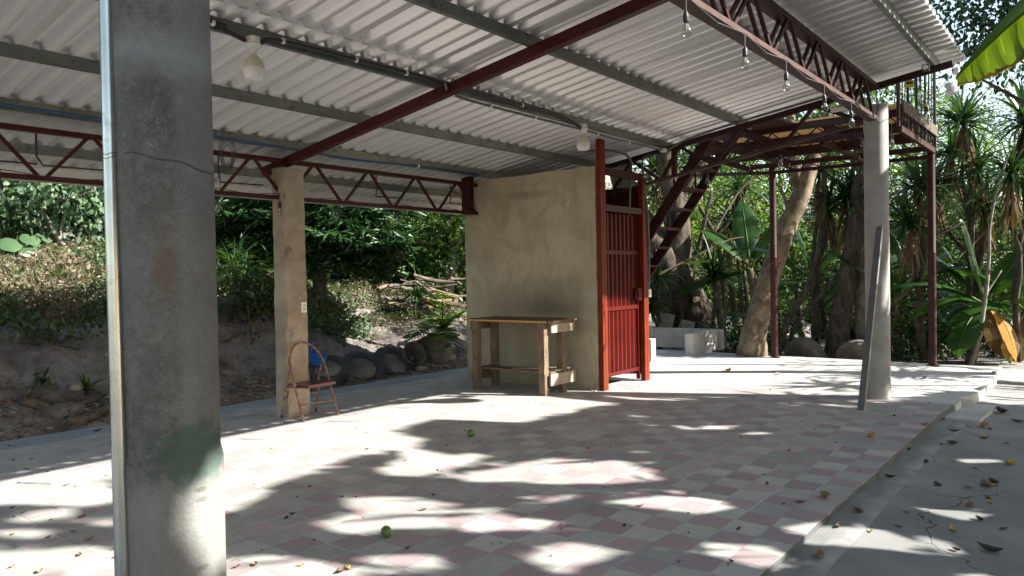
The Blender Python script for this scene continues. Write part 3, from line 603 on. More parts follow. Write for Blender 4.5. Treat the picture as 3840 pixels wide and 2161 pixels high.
# ------------------------------------------------------------------ storage room
SR = thing('storage_room', 'small storage room with a tan stucco side wall and a red steel door', 'storage room', (-0.7, 4.5, 0))
def stucco_wall():
    ny, nz = 26, 32; V = []; rr = np.random.default_rng(9)
    y0, y1, z1 = 3.325, 5.80, 3.165
    m = MB()
    for sx in (-1.39, -1.285):
        for j in range(nz+1):
            for i in range(ny+1):
                y = y0+(y1-y0)*i/ny; z = -0.02+(z1+0.02)*j/nz
                if i == 0: y += rr.normal(0, 0.004)
                if j == nz: z += rr.normal(0, 0.004)
                if i == ny and z > 2.62: y = 5.61
                V.append((sx+(rr.normal(0, 0.0012) if sx < -1.3 else 0), y, z))
    F_ = []; n = ny+1; tot = n*(nz+1)
    for j in range(nz):
        for i in range(ny):
            a = j*n+i; F_.append((a, a+n, a+n+1, a+1)); b = a+tot; F_.append((b, b+1, b+n+1, b+n))
        a = j*n; F_.append((a, a+tot, a+n+tot, a+n)); a = j*n+ny; F_.append((a, a+n, a+n+tot, a+tot))
    for i in range(ny): a = nz*n+i; F_.append((a, a+tot, a+1+tot, a+1))
    m.add(V, F_); m.box(-1.398, -1.391, 3.35, 5.78, -0.01, 0.035); return m
stucco_wall().build('wall', M_STUC, SR)
rb = MB()
for k in range(26):
    rb.lathe([(0.012, 0), (0.014, 0.006), (0.006, 0.016)], (-1.41-random.random()*.05, 3.33+random.random()*.25, 0), 6)
rb.build('crumbled_plaster', M_ROCK, SR)
MB().box(-1.375, -1.315, 3.245, 3.318, 0, 3.545).box(-1.31, -1.245, 3.245, 3.318, 0, 3.545).build('frame_post', M_JAMB, SR, bevel=0.003)
MB().box(-0.185, -0.115, 3.235, 3.315, 0, 3.10).box(-0.111, -0.045, 3.235, 3.315, 0, 3.10).build('frame_post', M_JAMB, SR, bevel=0.003)
MB().box(-1.243, -0.187, 3.25, 3.31, 2.545, 2.635).build('lintel', M_OXL, SR, bevel=0.003)
MB().box(-1.243, -0.187, 3.24, 3.315, 3.06, 3.16).build('lintel', M_OX, SR, bevel=0.003)
def corr(mb, x0, x1, y, z0, z1, pitch=0.105, dep=0.022, along='x'):
    prof = []; x = x0
    while x < x1-0.01:
        for dx, dy in ((0, 0), (0.035, 0), (0.055, dep), (0.085, dep)):
            if x+dx < x1: prof.append((x+dx, dy))
        x += pitch
    prof.append((x1, 0)); n = len(prof); V = []
    for lay in (0, 0.0025):
        for z in (z0, z1):
            for a, b in prof: V.append((a, y+b+lay, z) if along == 'x' else (y+b+lay, a, z))
    F_ = [(i, i+1, n+i+1, n+i) for i in range(n-1)]+[(2*n+i, 3*n+i, 3*n+i+1, 2*n+i+1) for i in range(n-1)]+[(i, 2*n+i, 2*n+i+1, i+1) for i in range(n-1)]+[(n+i, n+i+1, 3*n+i+1, 3*n+i) for i in range(n-1)]
    mb.add(V, F_)
dr = MB(); corr(dr, -1.19, -0.24, 3.335, 0.16, 2.53, 0.119, 0.034); D_ = dr.build('door', M_DOOR, SR)
MB().box(-1.235, -1.192, 3.315, 3.365, 0.03, 2.535).box(-0.238, -0.19, 3.315, 3.365, 0.03, 2.535).build('stile', M_DOOR, D_, bevel=0.003)
for z in (0.19, 1.14, 1.96): MB().box(-1.19, -0.24, 3.316, 3.334, z-0.028, z+0.028).build('rail', M_DOOR, D_, bevel=0.003)
lb = MB().box(-0.33, -0.235, 3.25, 3.31, 1.24, 1.42).build('lock_box', M_DOOR, D_, bevel=0.004)
MB().tube([(-0.335, 3.28, 1.26), (-0.37, 3.27, 1.26), (-0.37, 3.27, 1.40), (-0.335, 3.28, 1.40)], 0.004, 6).build('handle', M_CABLE, D_)
MB().tube([(-0.27, 3.245, 1.385), (-0.273, 3.238, 1.35), (-0.265, 3.236, 1.32), (-0.27, 3.238, 1.29)], 0.006, 8).build('chain', M_CABLE, D_)
m_ = MB(); corr(m_, 3.33, 5.75, -0.03, 0.08, 3.0, along='y'); m_.build('side_panel', M_DOOR, SR)
m_ = MB(); corr(m_, -1.28, -0.04, 5.70, 0.08, 2.95); m_.build('back_panel', M_DOOR, SR)
MB().bar((-1.28, 5.66, 2.62), (-0.06, 5.66, 2.62), 0.05, 0.06).build('back_rail', M_OX, SR)
MB().bar((-1.28, 3.45, 3.02), (-0.10, 5.5, 2.72), 0.05, 0.05).build('brace', M_OXB, SR)
sp = thing('switch_plate', 'white switch plate on the right door post', 'switch', (-0.02, 3.225, 1.34))
MB().box(-0.055, 0.025, 3.222, 3.233, 1.28, 1.40).build('plate', M_WHITE, sp, bevel=0.004); MB().box(-0.032, 0.002, 3.216, 3.221, 1.31, 1.37).build('rocker', M_WHITE, sp, bevel=0.002)
MB().tube([(-0.02, 3.25, 1.40), (-0.02, 3.25, 1.28)], 0.012, 8).build('back_box', M_WHITE, sp)
ol = thing('wall_outlet', 'white double outlet on the square tan column', 'outlet', (-4.815, 5.38, 1.31))
MB().box(-4.852, -4.776, 5.374, 5.384, 1.248, 1.375).build('plate', M_WHITE, ol, bevel=0.004)
for z in (1.288, 1.337):
    sk_ = MB().box(-4.836, -4.792, 5.3695, 5.3735, z-0.019, z+0.019).build('socket', M_CREAM, ol, bevel=0.0015)
    MB().box(-4.824, -4.820, 5.3685, 5.3693, z-0.006, z+0.009).box(-4.808, -4.804, 5.3685, 5.3693, z-0.006, z+0.009).box(-4.816, -4.811, 5.3685, 5.3693, z-0.014, z-0.008).build('slot', M_BLACK, sk_)

# ------------------------------------------------------------------ workbench
TB = thing('workbench', 'tall rough wooden workbench with a dark top against the stucco wall', 'workbench', (-1.87, 4.33, 0))
for (x0, x1) in ((-2.235, -1.995), (-1.990, -1.755), (-1.750, -1.505)):
    MB().box(x0, x1, 3.575+random.uniform(-.015, .015), 5.085+random.uniform(-.02, .02), 1.0, 1.030).build('top_board', M_WOODT, TB, bevel=0.004)
MB().box(-2.241, -2.2365, 3.60, 5.07, 1.001, 1.027).build('edge_strip', M_EDGE, TB)
for x, y in ((-2.13, 4.945), (-1.735, 4.93), (-2.125, 3.74), (-1.735, 3.71)):
    lg = MB(); nz = 9; V = []; rr = np.random.default_rng(int(abs(x*y*1000)))
    for k in range(nz+1):
        z = 1.0*k/nz
        for a, b in ((-1, -1), (1, -1), (1, 1), (-1, 1)): V.append((x+a*0.05+rr.normal(0, .0022), y+b*0.05+rr.normal(0, .0022), z))
    lg.add(V, [(4*k+i, 4*k+(i+1) % 4, 4*k+4+(i+1) % 4, 4*k+4+i) for k in range(nz) for i in range(4)]+[(3, 2, 1, 0), (4*nz, 4*nz+1, 4*nz+2, 4*nz+3)])
    lg.build('leg', M_WOOD, TB, bevel=0.005)
MB().box(-2.07, -1.50, 3.635, 3.658, 0.855, 0.985).build('apron', M_WOODP, TB, bevel=0.003)
MB().box(-2.17, -1.55, 5.0, 5.024, 0.865, 0.995).build('apron', M_WOOD, TB, bevel=0.003)
MB().box(-2.10, -1.49, 3.635, 3.658, 0.13, 0.29).build('stretcher', M_WOODP, TB, bevel=0.003)
MB().box(-2.17, -1.55, 5.0, 5.024, 0.12, 0.27).build('stretcher', M_WOOD, TB, bevel=0.003)
MB().box(-2.07, -1.80, 3.66, 4.998, 0.292, 0.316).build('shelf', M_WOOD, TB, bevel=0.003)
MB().box(-1.95, -1.60, 3.66, 4.05, 0.318, 0.336).build('shelf', M_WOODP, TB, bevel=0.003)

# ------------------------------------------------------------------ folding chair
CH = thing('folding_chair', 'rusty folding chair with a round back and maroon seat by the square column', 'chair', (-4.87, 5.22, 0))
def spline(pts, sm=5):
    P = [np.array(p, float) for p in pts]; out = []
    for i in range(len(P)-1):
        p0, p1, p2, p3 = P[max(i-1, 0)], P[i], P[i+1], P[min(i+2, len(P)-1)]
        for k in range(sm):
            t_ = k/sm; out.append(0.5*((2*p1)+(-p0+p2)*t_+(2*p0-5*p1+4*p2-p3)*t_**2+(-p0+3*p1-3*p2+p3)*t_**3))
    return out+[P[-1]]
def yz(z): return 4.985+0.375*(z/0.885)
hoop = [(-5.135, yz(0), 0.0), (-5.130, yz(.25), .25), (-5.125, yz(.48), .48), (-5.118, yz(.60), .60), (-5.10, yz(.71), .71), (-5.04, yz(.81), .81), (-4.96, yz(.868), .868), (-4.875, yz(.885), .885), (-4.79, yz(.868), .868), (-4.71, yz(.81), .81), (-4.65, yz(.71), .71), (-4.632, yz(.60), .60), (-4.63, yz(.48), .48), (-4.635, yz(.25), .25), (-4.645, yz(0), 0)]
MB().tube(spline(hoop), 0.0125, 12).build('back_hoop', M_RUST, CH, True)
for x0, x1 in ((-5.105, -5.10), (-4.61, -4.655)):
    lg = MB().tube(spline([(x0, 5.465, 0), (x0, 5.40, 0.25), (x1, 5.335, 0.46), (x1, 5.27, 0.60)]), 0.0115, 10).build('rear_leg', M_RUST, CH, True)
    MB().lathe([(0.0135, 0), (0.0135, 0.035)], (x0, 5.465, 0.0), 10, (0, -0.2, 1)).build('foot_cap', M_BLACK, lg)
MB().tube([(-5.103, 5.403, 0.245), (-4.615, 5.403, 0.245)], 0.009, 8).build('crossbar', M_RUST, CH, True)
MB().tube([(-5.132, yz(.185), 0.185), (-4.638, yz(.185), 0.185)], 0.009, 8).build('crossbar', M_RUST, CH, True)
s_ = MB(); nseg = 6
P4 = [(-5.085, 4.96, .425), (-4.685, 4.955, .43), (-4.675, 5.375, .405), (-5.09, 5.38, .40)]
s_.add([(x, y, z) for x, y, z in P4]+[(x, y, z-0.042) for x, y, z in P4], [(0, 1, 2, 3), (7, 6, 5, 4), (0, 4, 5, 1), (1, 5, 6, 2), (2, 6, 7, 3), (3, 7, 4, 0)]).build('seat', M_SEAT, CH, bevel=0.009)
MB().bar((-5.105, 5.32, .385), (-5.118, yz(.40)-0.01, .40), 0.006, 0.03).build('hinge', M_RUST, CH); MB().bar((-4.655, 5.32, .385), (-4.632, yz(.40)-0.01, .40), 0.006, 0.03).build('hinge', M_RUST, CH)
tw_ = MB().tube(spline([(-4.86, 5.30, .412), (-4.80, 5.28, .418), (-4.84, 5.17, .424), (-4.90, 5.14, .425), (-4.84, 5.10, .43), (-4.79, 5.06, .428)]), 0.005, 6)
tag(tw_.build('twig', M_WIRE, None, origin=(-4.84, 5.17, .42)), 'thin curly black twig lying on the chair seat', 'twig')

# ------------------------------------------------------------------ fruit, leaning channel
def fruit(c, r, ax, label):
    o = autosmooth(MB().lathe([(0.1*r, -1.12*r), (0.5*r, -0.95*r), (0.85*r, -0.5*r), (1.0*r, 0.0), (0.97*r, 0.4*r), (0.75*r, 0.8*r), (0.4*r, 1.05*r), (0.08*r, 1.12*r)], c, 20, ax).build('mango', M_MANGO, None, origin=c), 80)
    MB().tube([np.array(c)+np.array(ax)/np.linalg.norm(ax)*1.08*r, np.array(c)+np.array(ax)/np.linalg.norm(ax)*1.2*r], 0.003, 5).build('stalk', M_LOG, o); return tag(o, label, 'fruit', 'green fruits on the floor')
fruit((-4.64, 2.84, 0.036), 0.038, (-0.7, 0.6, 0.35), 'green fruit on the sunlit floor toward the workbench')
fruit((-7.17, 1.31, 0.034), 0.035, (0.2, 0.4, 0.9), 'green fruit with a dark seam in the shaded foreground tiles')
b0 = np.array([-1.03, -0.03, 0.0]); b1 = np.array([-0.135, -0.06, 2.19])
cn = MB().bar(b0, b1, 0.075, 0.004, (-0.9, 0.2, 0.35)); dcn = b1-b0; dcn /= np.linalg.norm(dcn); sd = np.cross(dcn, (-0.9, 0.2, 0.35)); sd /= np.linalg.norm(sd); up_ = np.cross(sd, dcn)
for s1 in (-1, 1):
    o_ = sd*0.0365*s1-up_*0.018; cn.bar(b0+o_, b1+o_, 0.004, 0.034, (-0.9, 0.2, 0.35))
tag(cn.build('steel_channel', M_STEEL, None, origin=b0), 'grey metal channel leaning against the pale round column', 'channel')

# ------------------------------------------------------------------ low block walls of an unfinished room
BW = thing('block_wall', 'low unfinished concrete block wall with rebar stubs behind the red door', 'block wall', (3.6, 5.0, 0))
def wall_blocks(x0, x1, y0, y1, rows, name='wall_section'):
    m = MB(); L = x1-x0 if x1-x0 > y1-y0 else y1-y0; n = max(1, round(L/0.42)); alx = x1-x0 > y1-y0
    for r_ in range(rows):
        for k in range(-1, n+1):
            a = (k+(0.5 if r_ % 2 else 0))/n; b = a+1/n; a = max(0, a); b = min(1, b)
            if b-a < 0.02: continue
            j = random.uniform(-.004, .004); g = 0.003
            if alx: m.box(x0+L*a+g, x0+L*b-g, y0+j, y1+j, r_*0.215, r_*0.215+0.211)
            else: m.box(x0+j, x1+j, y0+L*a+g, y0+L*b-g, r_*0.215, r_*0.215+0.211)
    if alx: m.box(x0+.01, x1-.01, y0+.012, y1-.012, 0, rows*0.215-.01)
    else: m.box(x0+.012, x1-.012, y0+.01, y1-.01, 0, rows*0.215-.01)
    return m.build(name, M_BLOCK, BW, bevel=0.006)
wall_blocks(3.42, 4.62, 4.12, 4.30, 2); wall_blocks(4.64, 4.82, 4.06, 7.6, 2); wall_blocks(1.98, 2.16, 4.28, 7.0, 2)
for x, y, z in ((4.73, 4.2, .43), (4.73, 4.45, .43), (4.73, 5.0, .43), (4.73, 5.9, .43), (4.73, 6.6, .43), (4.3, 4.2, .43), (3.95, 4.21, .43), (3.6, 4.2, .43), (2.07, 4.4, .43)):
    MB().tube([(x, y, z-.02), (x+random.uniform(-.01, .01), y, z+random.uniform(.1, .17))], 0.006, 6).build('rebar_stub', M_CABLE, BW)
for i, (px, py, dpt, h_, wd, tl) in enumerate(((1655, 800, 17.0, .42, .34, .3), (1690, 815, 17.2, .25, .10, .35), (1715, 820, 16.9, .25, .3, .2))):
    c = at(px, py, dpt); c[2] = max(c[2], 0.0)
    s_ = MB().bar((c[0], c[1], -0.05), (c[0]+tl*0.5, c[1]-tl*0.6, h_+.3), wd, 0.09, (1, 0.6, 0.2)).build('concrete_slab', M_ROCK, None, origin=(c[0], c[1], 0), bevel=0.02)
    tag(s_, ('large broken grey slab leaning against the rough barked trunk', 'narrow broken slab leaning beside the rough barked trunk', 'short chunk of broken concrete at the rough barked trunk')[i], 'slab', 'broken slabs by the trunk')

# ------------------------------------------------------------------ raised deck on steel posts, stair
DK = thing('raised_deck', 'raised steel deck with yellow board floor on thin maroon posts among the trees', 'deck', (2.7, 1.5, 0))
for x, y, top in ((3.80, 2.64, 3.60), (3.83, 0.0, 3.60)):
    p_ = MB().lathe([(0.062, 0), (0.062, 1.9), (0.064, 1.905), (0.062, 1.91), (0.062, top)], (x, y, 0), 20).build('post', M_OXB, DK); autosmooth(p_)
    MB().box(x-.09, x+.09, y-.09, y+.09, 0, .012).build('base_plate', M_OXB, p_)
def deck_truss(p, q, zb, zt, n, w_=0.06, name='floor_truss'):
    p = np.array(p, float); q = np.array(q, float); a = np.array([0, 0, 1.0])
    tr_ = MB().bar((*p, zt-.05), (*q, zt-.05), w_, 0.10).build(name, M_OXB, DK); MB().bar((*p, zb), (*q, zb), w_, 0.085).build('bottom_chord', M_OXB, tr_)
    wbm = MB()
    for i in range(n):
        A = p+(q-p)*i/n; B = p+(q-p)*(i+.5)/n; C_ = p+(q-p)*(i+1)/n
        wbm.bar((*A, zb+.04), (*B, zt-.1), .018, .018); wbm.bar((*B, zt-.1), (*C_, zb+.04), .018, .018)
    wbm.build('web_bar', M_OXB, tr_); return tr_
for x in (1.55, 2.65, 3.78): deck_truss((x, -0.02), (x, 3.05), 3.64, 3.93, 9)
for y in (-0.04, 1.1, 2.3, 3.05): deck_truss((1.2 if y < 0 else 1.55, y), (3.82, y), 3.60, 3.93, 7)
MB().bar((3.80, -0.04, 3.50), (3.80, 2.70, 3.50), 0.06, 0.06).build('tie_beam', M_OXB, DK); MB().bar((3.80, 2.64, 3.50), (3.80, 4.4, 3.62), 0.06, 0.06).build('tie_beam', M_OXB, DK)
for i in range(5):
    a = 0.2+i*.5; MB().bar((3.8, a, 3.5), (3.8, a+.25, 3.60), .02, .02).build('web_bar', M_OXB, DK)
for k in range(14):
    y = -0.05+k*0.222; MB().box(1.25 if y < 0.1 else 1.5, 3.86, y, y+0.216, 3.935, 3.962).build('deck_board', M_DECK, DK)
MB().box(1.2, 3.86, -0.10, -0.075, 3.83, 3.99).build('edge_board', M_LOG, DK)
# railing: upright bars with thin crossing rods
for x, r_ in ((1.02, .022), (1.66, .016), (2.30, .022), (3.0, .016), (3.84, .026)):
    MB().tube([(x, -0.06, 3.6), (x, -0.06, 4.95)], r_, 8).build('rail_post', M_OXB, DK)
for k in range(16):
    x = 1.1+k*0.17; MB().tube([(x, -0.06, 3.62), (x+random.uniform(-.25, .25), -0.06, 4.9)], 0.008, 5).build('rail_rod', M_WIRE, DK)
for k in range(13):
    y = 0.1+k*0.225; MB().tube([(1.55, y, 3.93), (1.55, y+random.uniform(-.12, .12), 4.85)], 0.008, 5).build('rail_rod', M_WIRE, DK)
for k in range(9):
    y = 0.1+k*0.3; MB().tube([(3.82, y, 3.93), (3.82, y+random.uniform(-.12, .12), 4.85)], 0.008, 5).build('rail_rod', M_WIRE, DK)
MB().bar((1.55, 0, 4.87), (1.55, 3.0, 4.87), .03, .03).build('top_rail', M_OXB, DK); MB().bar((1.0, -.06, 4.93), (3.84, -.06, 4.93), .03, .03).build('top_rail', M_OXB, DK)
ST = thing('staircase', 'steep maroon steel staircase behind the storage room leading up to the deck', 'staircase', (0.75, 3.7, 0))
zs = lambda y: 2.20+1.38*(3.48-y)
for x in (0.38, 1.16): MB().bar((x, 5.06, zs(5.06)), (x, 2.25, zs(2.25)), 0.05, 0.16).build('stringer', M_OXB, ST)
for k in range(13):
    z = 0.30*k+0.25; y = 3.48-(z-2.20)/1.38
    MB().box(0.40, 1.14, y-0.12, y+0.13, z, z+0.035).build('tread', M_OXB, ST)
MB().box(0.36, 1.60, 1.5, 2.3, 3.90, 3.94).build('landing', M_OXB, ST)
for x in (0.38, 1.16):
    for y in (2.5, 3.0, 3.5, 4.0): MB().bar((x+.03, y, zs(y)), (x+.03, y, zs(y)+(0.55 if x > 1 else .25)), .025, .025, (1, 0, 0)).build('baluster', M_OXB, ST)

# ------------------------------------------------------------------ bank: tyres, basin, jug, hoses, log pile
def hb(x, y): return float(bank_h(np.array([x]), np.array([y]))[0])
def tyre(c, R_, wd, ax, mat, label, group):
    ax = np.array(ax, float); ax /= np.linalg.norm(ax); a = np.cross(ax, (0.2, 1, 0.1)); a /= np.linalg.norm(a); b = np.cross(ax, a); c = np.array(c, float)
    prof = [(R_*.60, -wd*.32), (R_*.66, -wd*.46), (R_*.86, -wd*.52), (R_*.96, -wd*.44), (R_, -wd*.25), (R_*1.0, 0), (R_, wd*.25), (R_*.96, wd*.44), (R_*.86, wd*.52), (R_*.66, wd*.46), (R_*.60, wd*.32), (R_*.64, wd*.30), (R_*.88, wd*.36), (R_*.92, 0), (R_*.88, -wd*.36), (R_*.64, -wd*.30)]
    V = []; sg = 56; n = len(prof)
    for k in range(sg):
        t_ = 2*math.pi*k/sg
        for j, (r_, h_) in enumerate(prof):
            rr_ = r_*(0.985 if (k % 2 and 3 <= j <= 7) else 1); V.append(c+ax*h_+(a*math.cos(t_)+b*math.sin(t_))*rr_)
    F_ = [(k*n+j, ((k+1) % sg)*n+j, ((k+1) % sg)*n+(j+1) % n, k*n+(j+1) % n) for k in range(sg) for j in range(n)]
    o = autosmooth(MB().add(V, F_).build('tyre', mat, None, origin=c), 35)
    soil = MB(); pr = [(R_*.02, -wd*.40), (R_*.4, -wd*.36), (R_*.72, -wd*.28), (R_*.93, -wd*.1), (R_*.93, wd*.1), (R_*.72, wd*.30), (R_*.4, wd*.42), (R_*.02, wd*.46)]; soil.lathe(pr, c, 24, ax)
    soil.build('soil_fill', M_EARTH, o, True)
    return tag(o, label, 'tyre', group)
def on_bank(px, py):
    d = ray(px, py); lo = None
    for t_ in np.arange(6, 26, 0.04):
        p = CAM+d*t_
        if p[1] > 6.9 and p[2] <= hb(p[0], p[1]): return p
    return CAM+d*14
for px, py, R_, wd, tilt, lab in ((822, 940, .34, .2, (-.4, -.5, 1), 'worn tyre half dug into the bank under the blue jug'), (905, 938, .40, .22, (-.35, -.75, 1), 'worn tyre full of soil lying lowest at the foot of the bank'), (985, 925, .40, .24, (.0, -.95, 1), 'worn tyre tilted up against the bank beside the old basin')):
    p = on_bank(px, py); tyre((p[0]-.02, p[1]-.05, p[2]+.03), R_, wd, tilt, M_TYRE, lab, 'tyres on the bank')
p = on_bank(1040, 925); bs = thing('basin', 'old cracked pale basin tipped up at the foot of the bank', 'basin', p)
o = autosmooth(MB().lathe([(.04, -.04), (.14, -.035), (.19, .05), (.215, .22), (.235, .235), (.228, .25), (.2, .22), (.175, .07), (.13, .0), (.02, -.01)], p+np.array([0, .12, .16]), 26, (-.15, -.85, .45)).build('bowl', M_TYRED, bs))
MB().lathe([(.035, 0), (.035, .006)], p+np.array([0, .05, .17]), 12, (-.15, -.85, .45)).build('drain', M_BLACK, bs)
p = on_bank(800, 931); p = p+np.array([0, -.02, .08]); jg = thing('jug', 'blue plastic jug with its side cut open standing in the tyre', 'jug', p)
def frustum(mb, c, w0, w1, d0, d1, h, open_=True):
    x, y, z = c; V = []
    for lay in (0, .006):
        V += [(x+a*(w0/2-lay), y+b*(d0/2-lay), z+lay) for a, b in ((-1, -1), (1, -1), (1, 1), (-1, 1))]+[(x+a*(w1/2-lay), y+b*(d1/2-lay), z+h) for a, b in ((-1, -1), (1, -1), (1, 1), (-1, 1))]
    F_ = [(3, 2, 1, 0), (8, 9, 10, 11)]
    for i in range(4):
        j = (i+1) % 4; F_ += [(i, j, 4+j, 4+i), (8+j, 8+i, 12+i, 12+j), (4+i, 4+j, 12+j, 12+i)]
    mb.add(V, F_)
m_ = MB(); frustum(m_, p, .19, .22, .16, .18, .2); m_.build('tub', M_JUG, jg, bevel=.01)
m_ = MB(); m_.add([tuple(p+np.array(v)) for v in ((-.09, .07, .17), (.04, .07, .17), (-.02, .055, .33), (-.06, .055, .33), (-.09, .095, .17), (.04, .095, .17), (-.02, .08, .33), (-.06, .08, .33))], [(0, 1, 2, 3), (7, 6, 5, 4), (0, 4, 5, 1), (1, 5, 6, 2), (2, 6, 7, 3), (3, 7, 4, 0)]).lathe([(.022, 0), (.022, .035), (.027, .037), (.027, .06), (.01, .064)], p+np.array([-.04, .068, .32]), 14); m_.build('neck', M_JUG, jg, bevel=.005)
for pts, r_, lab in ((((1020, 808), (1060, 815), (1120, 830), (1185, 850)), .022, 'upper dark hose crossing the earth bank to the stucco wall'), (((1035, 828), (1080, 843), (1130, 865), (1185, 895)), .02, 'lower dark hose crossing the earth bank to the stucco wall')):
    P = [on_bank(*q) for q in pts]; P = [np.array([q[0], q[1], max(q[2], hb(q[0], q[1]))+.03]) for q in P]
    tag(MB().tube(spline(P, 6), r_, 8).build('hose', M_CABLE, None, True, origin=P[0]), lab, 'hose')
def boulder(p, r, label, mat=M_ROCK, sq=(1, .8, .6), seed=0):
    rr = np.random.default_rng(seed); V = []; n, m = 14, 9
    for j in range(m+1):
        f_ = math.pi*j/m
        for i in range(n):
            t_ = 2*math.pi*i/n; d = np.array([math.cos(t_)*math.sin(f_), math.sin(t_)*math.sin(f_), math.cos(f_)])
            q = 1+(.22 if r < .3 else .42)*vnoise(np.array([d[0]*1.3+seed]), np.array([d[1]*1.3+d[2]*1.7]), 1.7, 31)[0]*2+rr.normal(0, .018)
            V.append(np.array(p)+d*np.array(sq)*r*q)
    o = MB().add(V, [(j*n+i, j*n+(i+1) % n, (j+1)*n+(i+1) % n, (j+1)*n+i) for j in range(m) for i in range(n)]).build('boulder', mat, None, True, origin=p); return tag(o, label, 'rock', 'rocks on the bank')
boulder(on_bank(1098, 900)+np.array([0, .1, .1]), .42, 'large earthy mound of rock between the basin and the path', M_EARTH, (1, .8, .75), 3)
boulder(on_bank(1130, 862)+np.array([.2, .4, .0]), .5, 'pale flat rock outcrop below the two hoses', M_ROCK, (1.3, .8, .5), 5)
boulder(on_bank(1085, 788), .1, 'small upright pale stone in front of the log pile', M_ROCK, (.7, .7, 1.2), 8)
boulder(on_bank(1010, 765), .14, 'small pale stone at the left end of the log pile', M_ROCK, (1.2, .8, .7), 9)
boulder(on_bank(170, 1045)+np.array([0, .1, 0]), .22, 'low dusty lump of rock at the foot of the left bank', M_EARTH, (1.3, .8, .7), 14)
rs = np.random.default_rng(77)
for k in range(34):
    x_, y_ = rs.uniform(-9, 1.5), 7.05+abs(rs.normal(0, .55)); pz = hb(x_, y_); r_ = .03+.07*rs.random()**3; boulder((x_, y_, pz+r_*.2), r_, 'small dusty stone lying at the foot of the bare earth bank', M_ROCK, (1.2, .9, .65), 20+k)['group'] = 'small stones on the bank'
rr = np.random.default_rng(21)
LP = []
for k in range(46):
    px = rr.uniform(985, 1170); lim = 700+max(0, (1060-px)*.35); py = rr.uniform(lim, 795)
    q = on_bank(px, 800 if px > 1040 else 775); base = CAM+(q-CAM); dep = (q-CAM)@_F+rr.uniform(-.3, .5); c = at(px, py, dep)
    L_ = rr.uniform(.35, 1.25); a = rr.normal(-.5, .6); d = np.array([math.cos(a), math.sin(a), rr.normal(-.12, .2)])
    r_ = rr.uniform(.016, .06); LP.append((c, d, L_, r_))
for k, (c, d, L_, r_) in enumerate(LP):
    if k % 4 == 3:
        o = MB().bar(c-d*L_/2, c+d*L_/2, r_*2.6, r_*.7, (rr.normal(0, .3), rr.normal(0, .3), 1)).build('plank', M_LOGP, None, origin=c, bevel=.006); tag(o, 'weathered grey plank thrown on the log pile beside the stucco wall', 'plank', 'planks in the log pile')
    else:
        bend = rr.normal(0, .05, 3); pts = [c-d*L_/2, c-d*L_*.2+bend, c+d*L_*.2+bend*.6, c+d*L_/2]
        o = autosmooth(MB().tube(pts, [r_, r_*1.05, r_*.95, r_*.8], 9).build('log', M_LOG if k % 6 else M_LOGP, None, origin=c), 60); tag(o, 'weathered log or branch in the heap beside the stucco wall', 'log', 'logs in the pile')
for k in range(9):
    c = at(rr.uniform(120, 262), rr.uniform(655, 715), rr.uniform(12.2, 13.0)); c[2] = hb(c[0], c[1])+.06+.03*k*rr.random(); a = rr.uniform(-.6, .6); d = np.array([math.cos(a), math.sin(a), rr.normal(0, .08)]); L_ = rr.uniform(.5, 1.1)
    o = MB().bar(c-d*L_/2, c+d*L_/2, rr.uniform(.1, .3), .025, (rr.normal(0, .2), -.4, 1)).build('plank', M_WOODP, None, origin=c); tag(o, 'old board lying in the sunlit weeds on top of the left bank', 'plank', 'boards in the weeds')
for px, py, R_, lab in ((1985, 912, .47, 'half buried tyre forming a low arch between the leaning tree and the dark trunk'), (2145, 925, .47, 'half buried tyre forming a low arch just left of the pale round column')):
    p = on_floor(px, 900, 0.0); p = np.array([4.75 if px < 2000 else 4.7, p[1]+(-.05), -.14]); 
    tyre((p[0], p[1], p[2]), R_, .26, (1, -.5, .25), M_TYRED, lab, 'half buried tyres')

# ------------------------------------------------------------------ vegetation builders
def unit(a): return a/(np.linalg.norm(a, axis=-1, keepdims=True)+1e-9)
def leaf_quads(c, d, L, ratio, fold=.12, rng=RNG, n_up=None):
    c = np.asarray(c, float); d = unit(np.asarray(d, float)); N = len(c); L = np.broadcast_to(np.asarray(L, float), (N,))[:, None]
    r = rng.normal(size=(N, 3)) if n_up is None else n_up+rng.normal(size=(N, 3))*.45
    s = unit(np.cross(d, r)); up = np.cross(s, d); w_ = L*ratio*.5
    m = c+d*L*.42; V = np.stack([c, m+s*w_+up*L*fold, c+d*L-up*L*fold, m-s*w_+up*L*fold], 1).reshape(-1, 3)
    i = np.arange(N)[:, None]*4; return V, np.concatenate([np.concatenate([i, i+1, i+2], 1), np.concatenate([i, i+2, i+3], 1)], 0)
def leaf_ovate(c, d, L, ratio, fold=.1, rng=RNG, n_up=None):
    c = np.asarray(c, float); d = unit(np.asarray(d, float)); N = len(c); L = np.broadcast_to(np.asarray(L, float), (N,))[:, None]
    r = rng.normal(size=(N, 3)) if n_up is None else n_up+rng.normal(size=(N, 3))*.45
    s = unit(np.cross(d, r)); up = np.cross(s, d); w_ = L*ratio*.5; dr = -up*L*.12
    P = [c, c+d*L*.22+s*w_*.8+up*L*fold, c+d*L*.58+s*w_*.85+up*L*fold*.6, c+d*L+dr*1.4, c+d*L*.58-s*w_*.85+up*L*fold*.6, c+d*L*.22-s*w_*.8+up*L*fold]
    V = np.stack(P, 1).reshape(-1, 3); i = np.arange(N)[:, None]*6
    return V, np.concatenate([np.concatenate([i, i+1, i+2, i+3], 1), np.concatenate([i, i+3, i+4, i+5], 1)], 0)
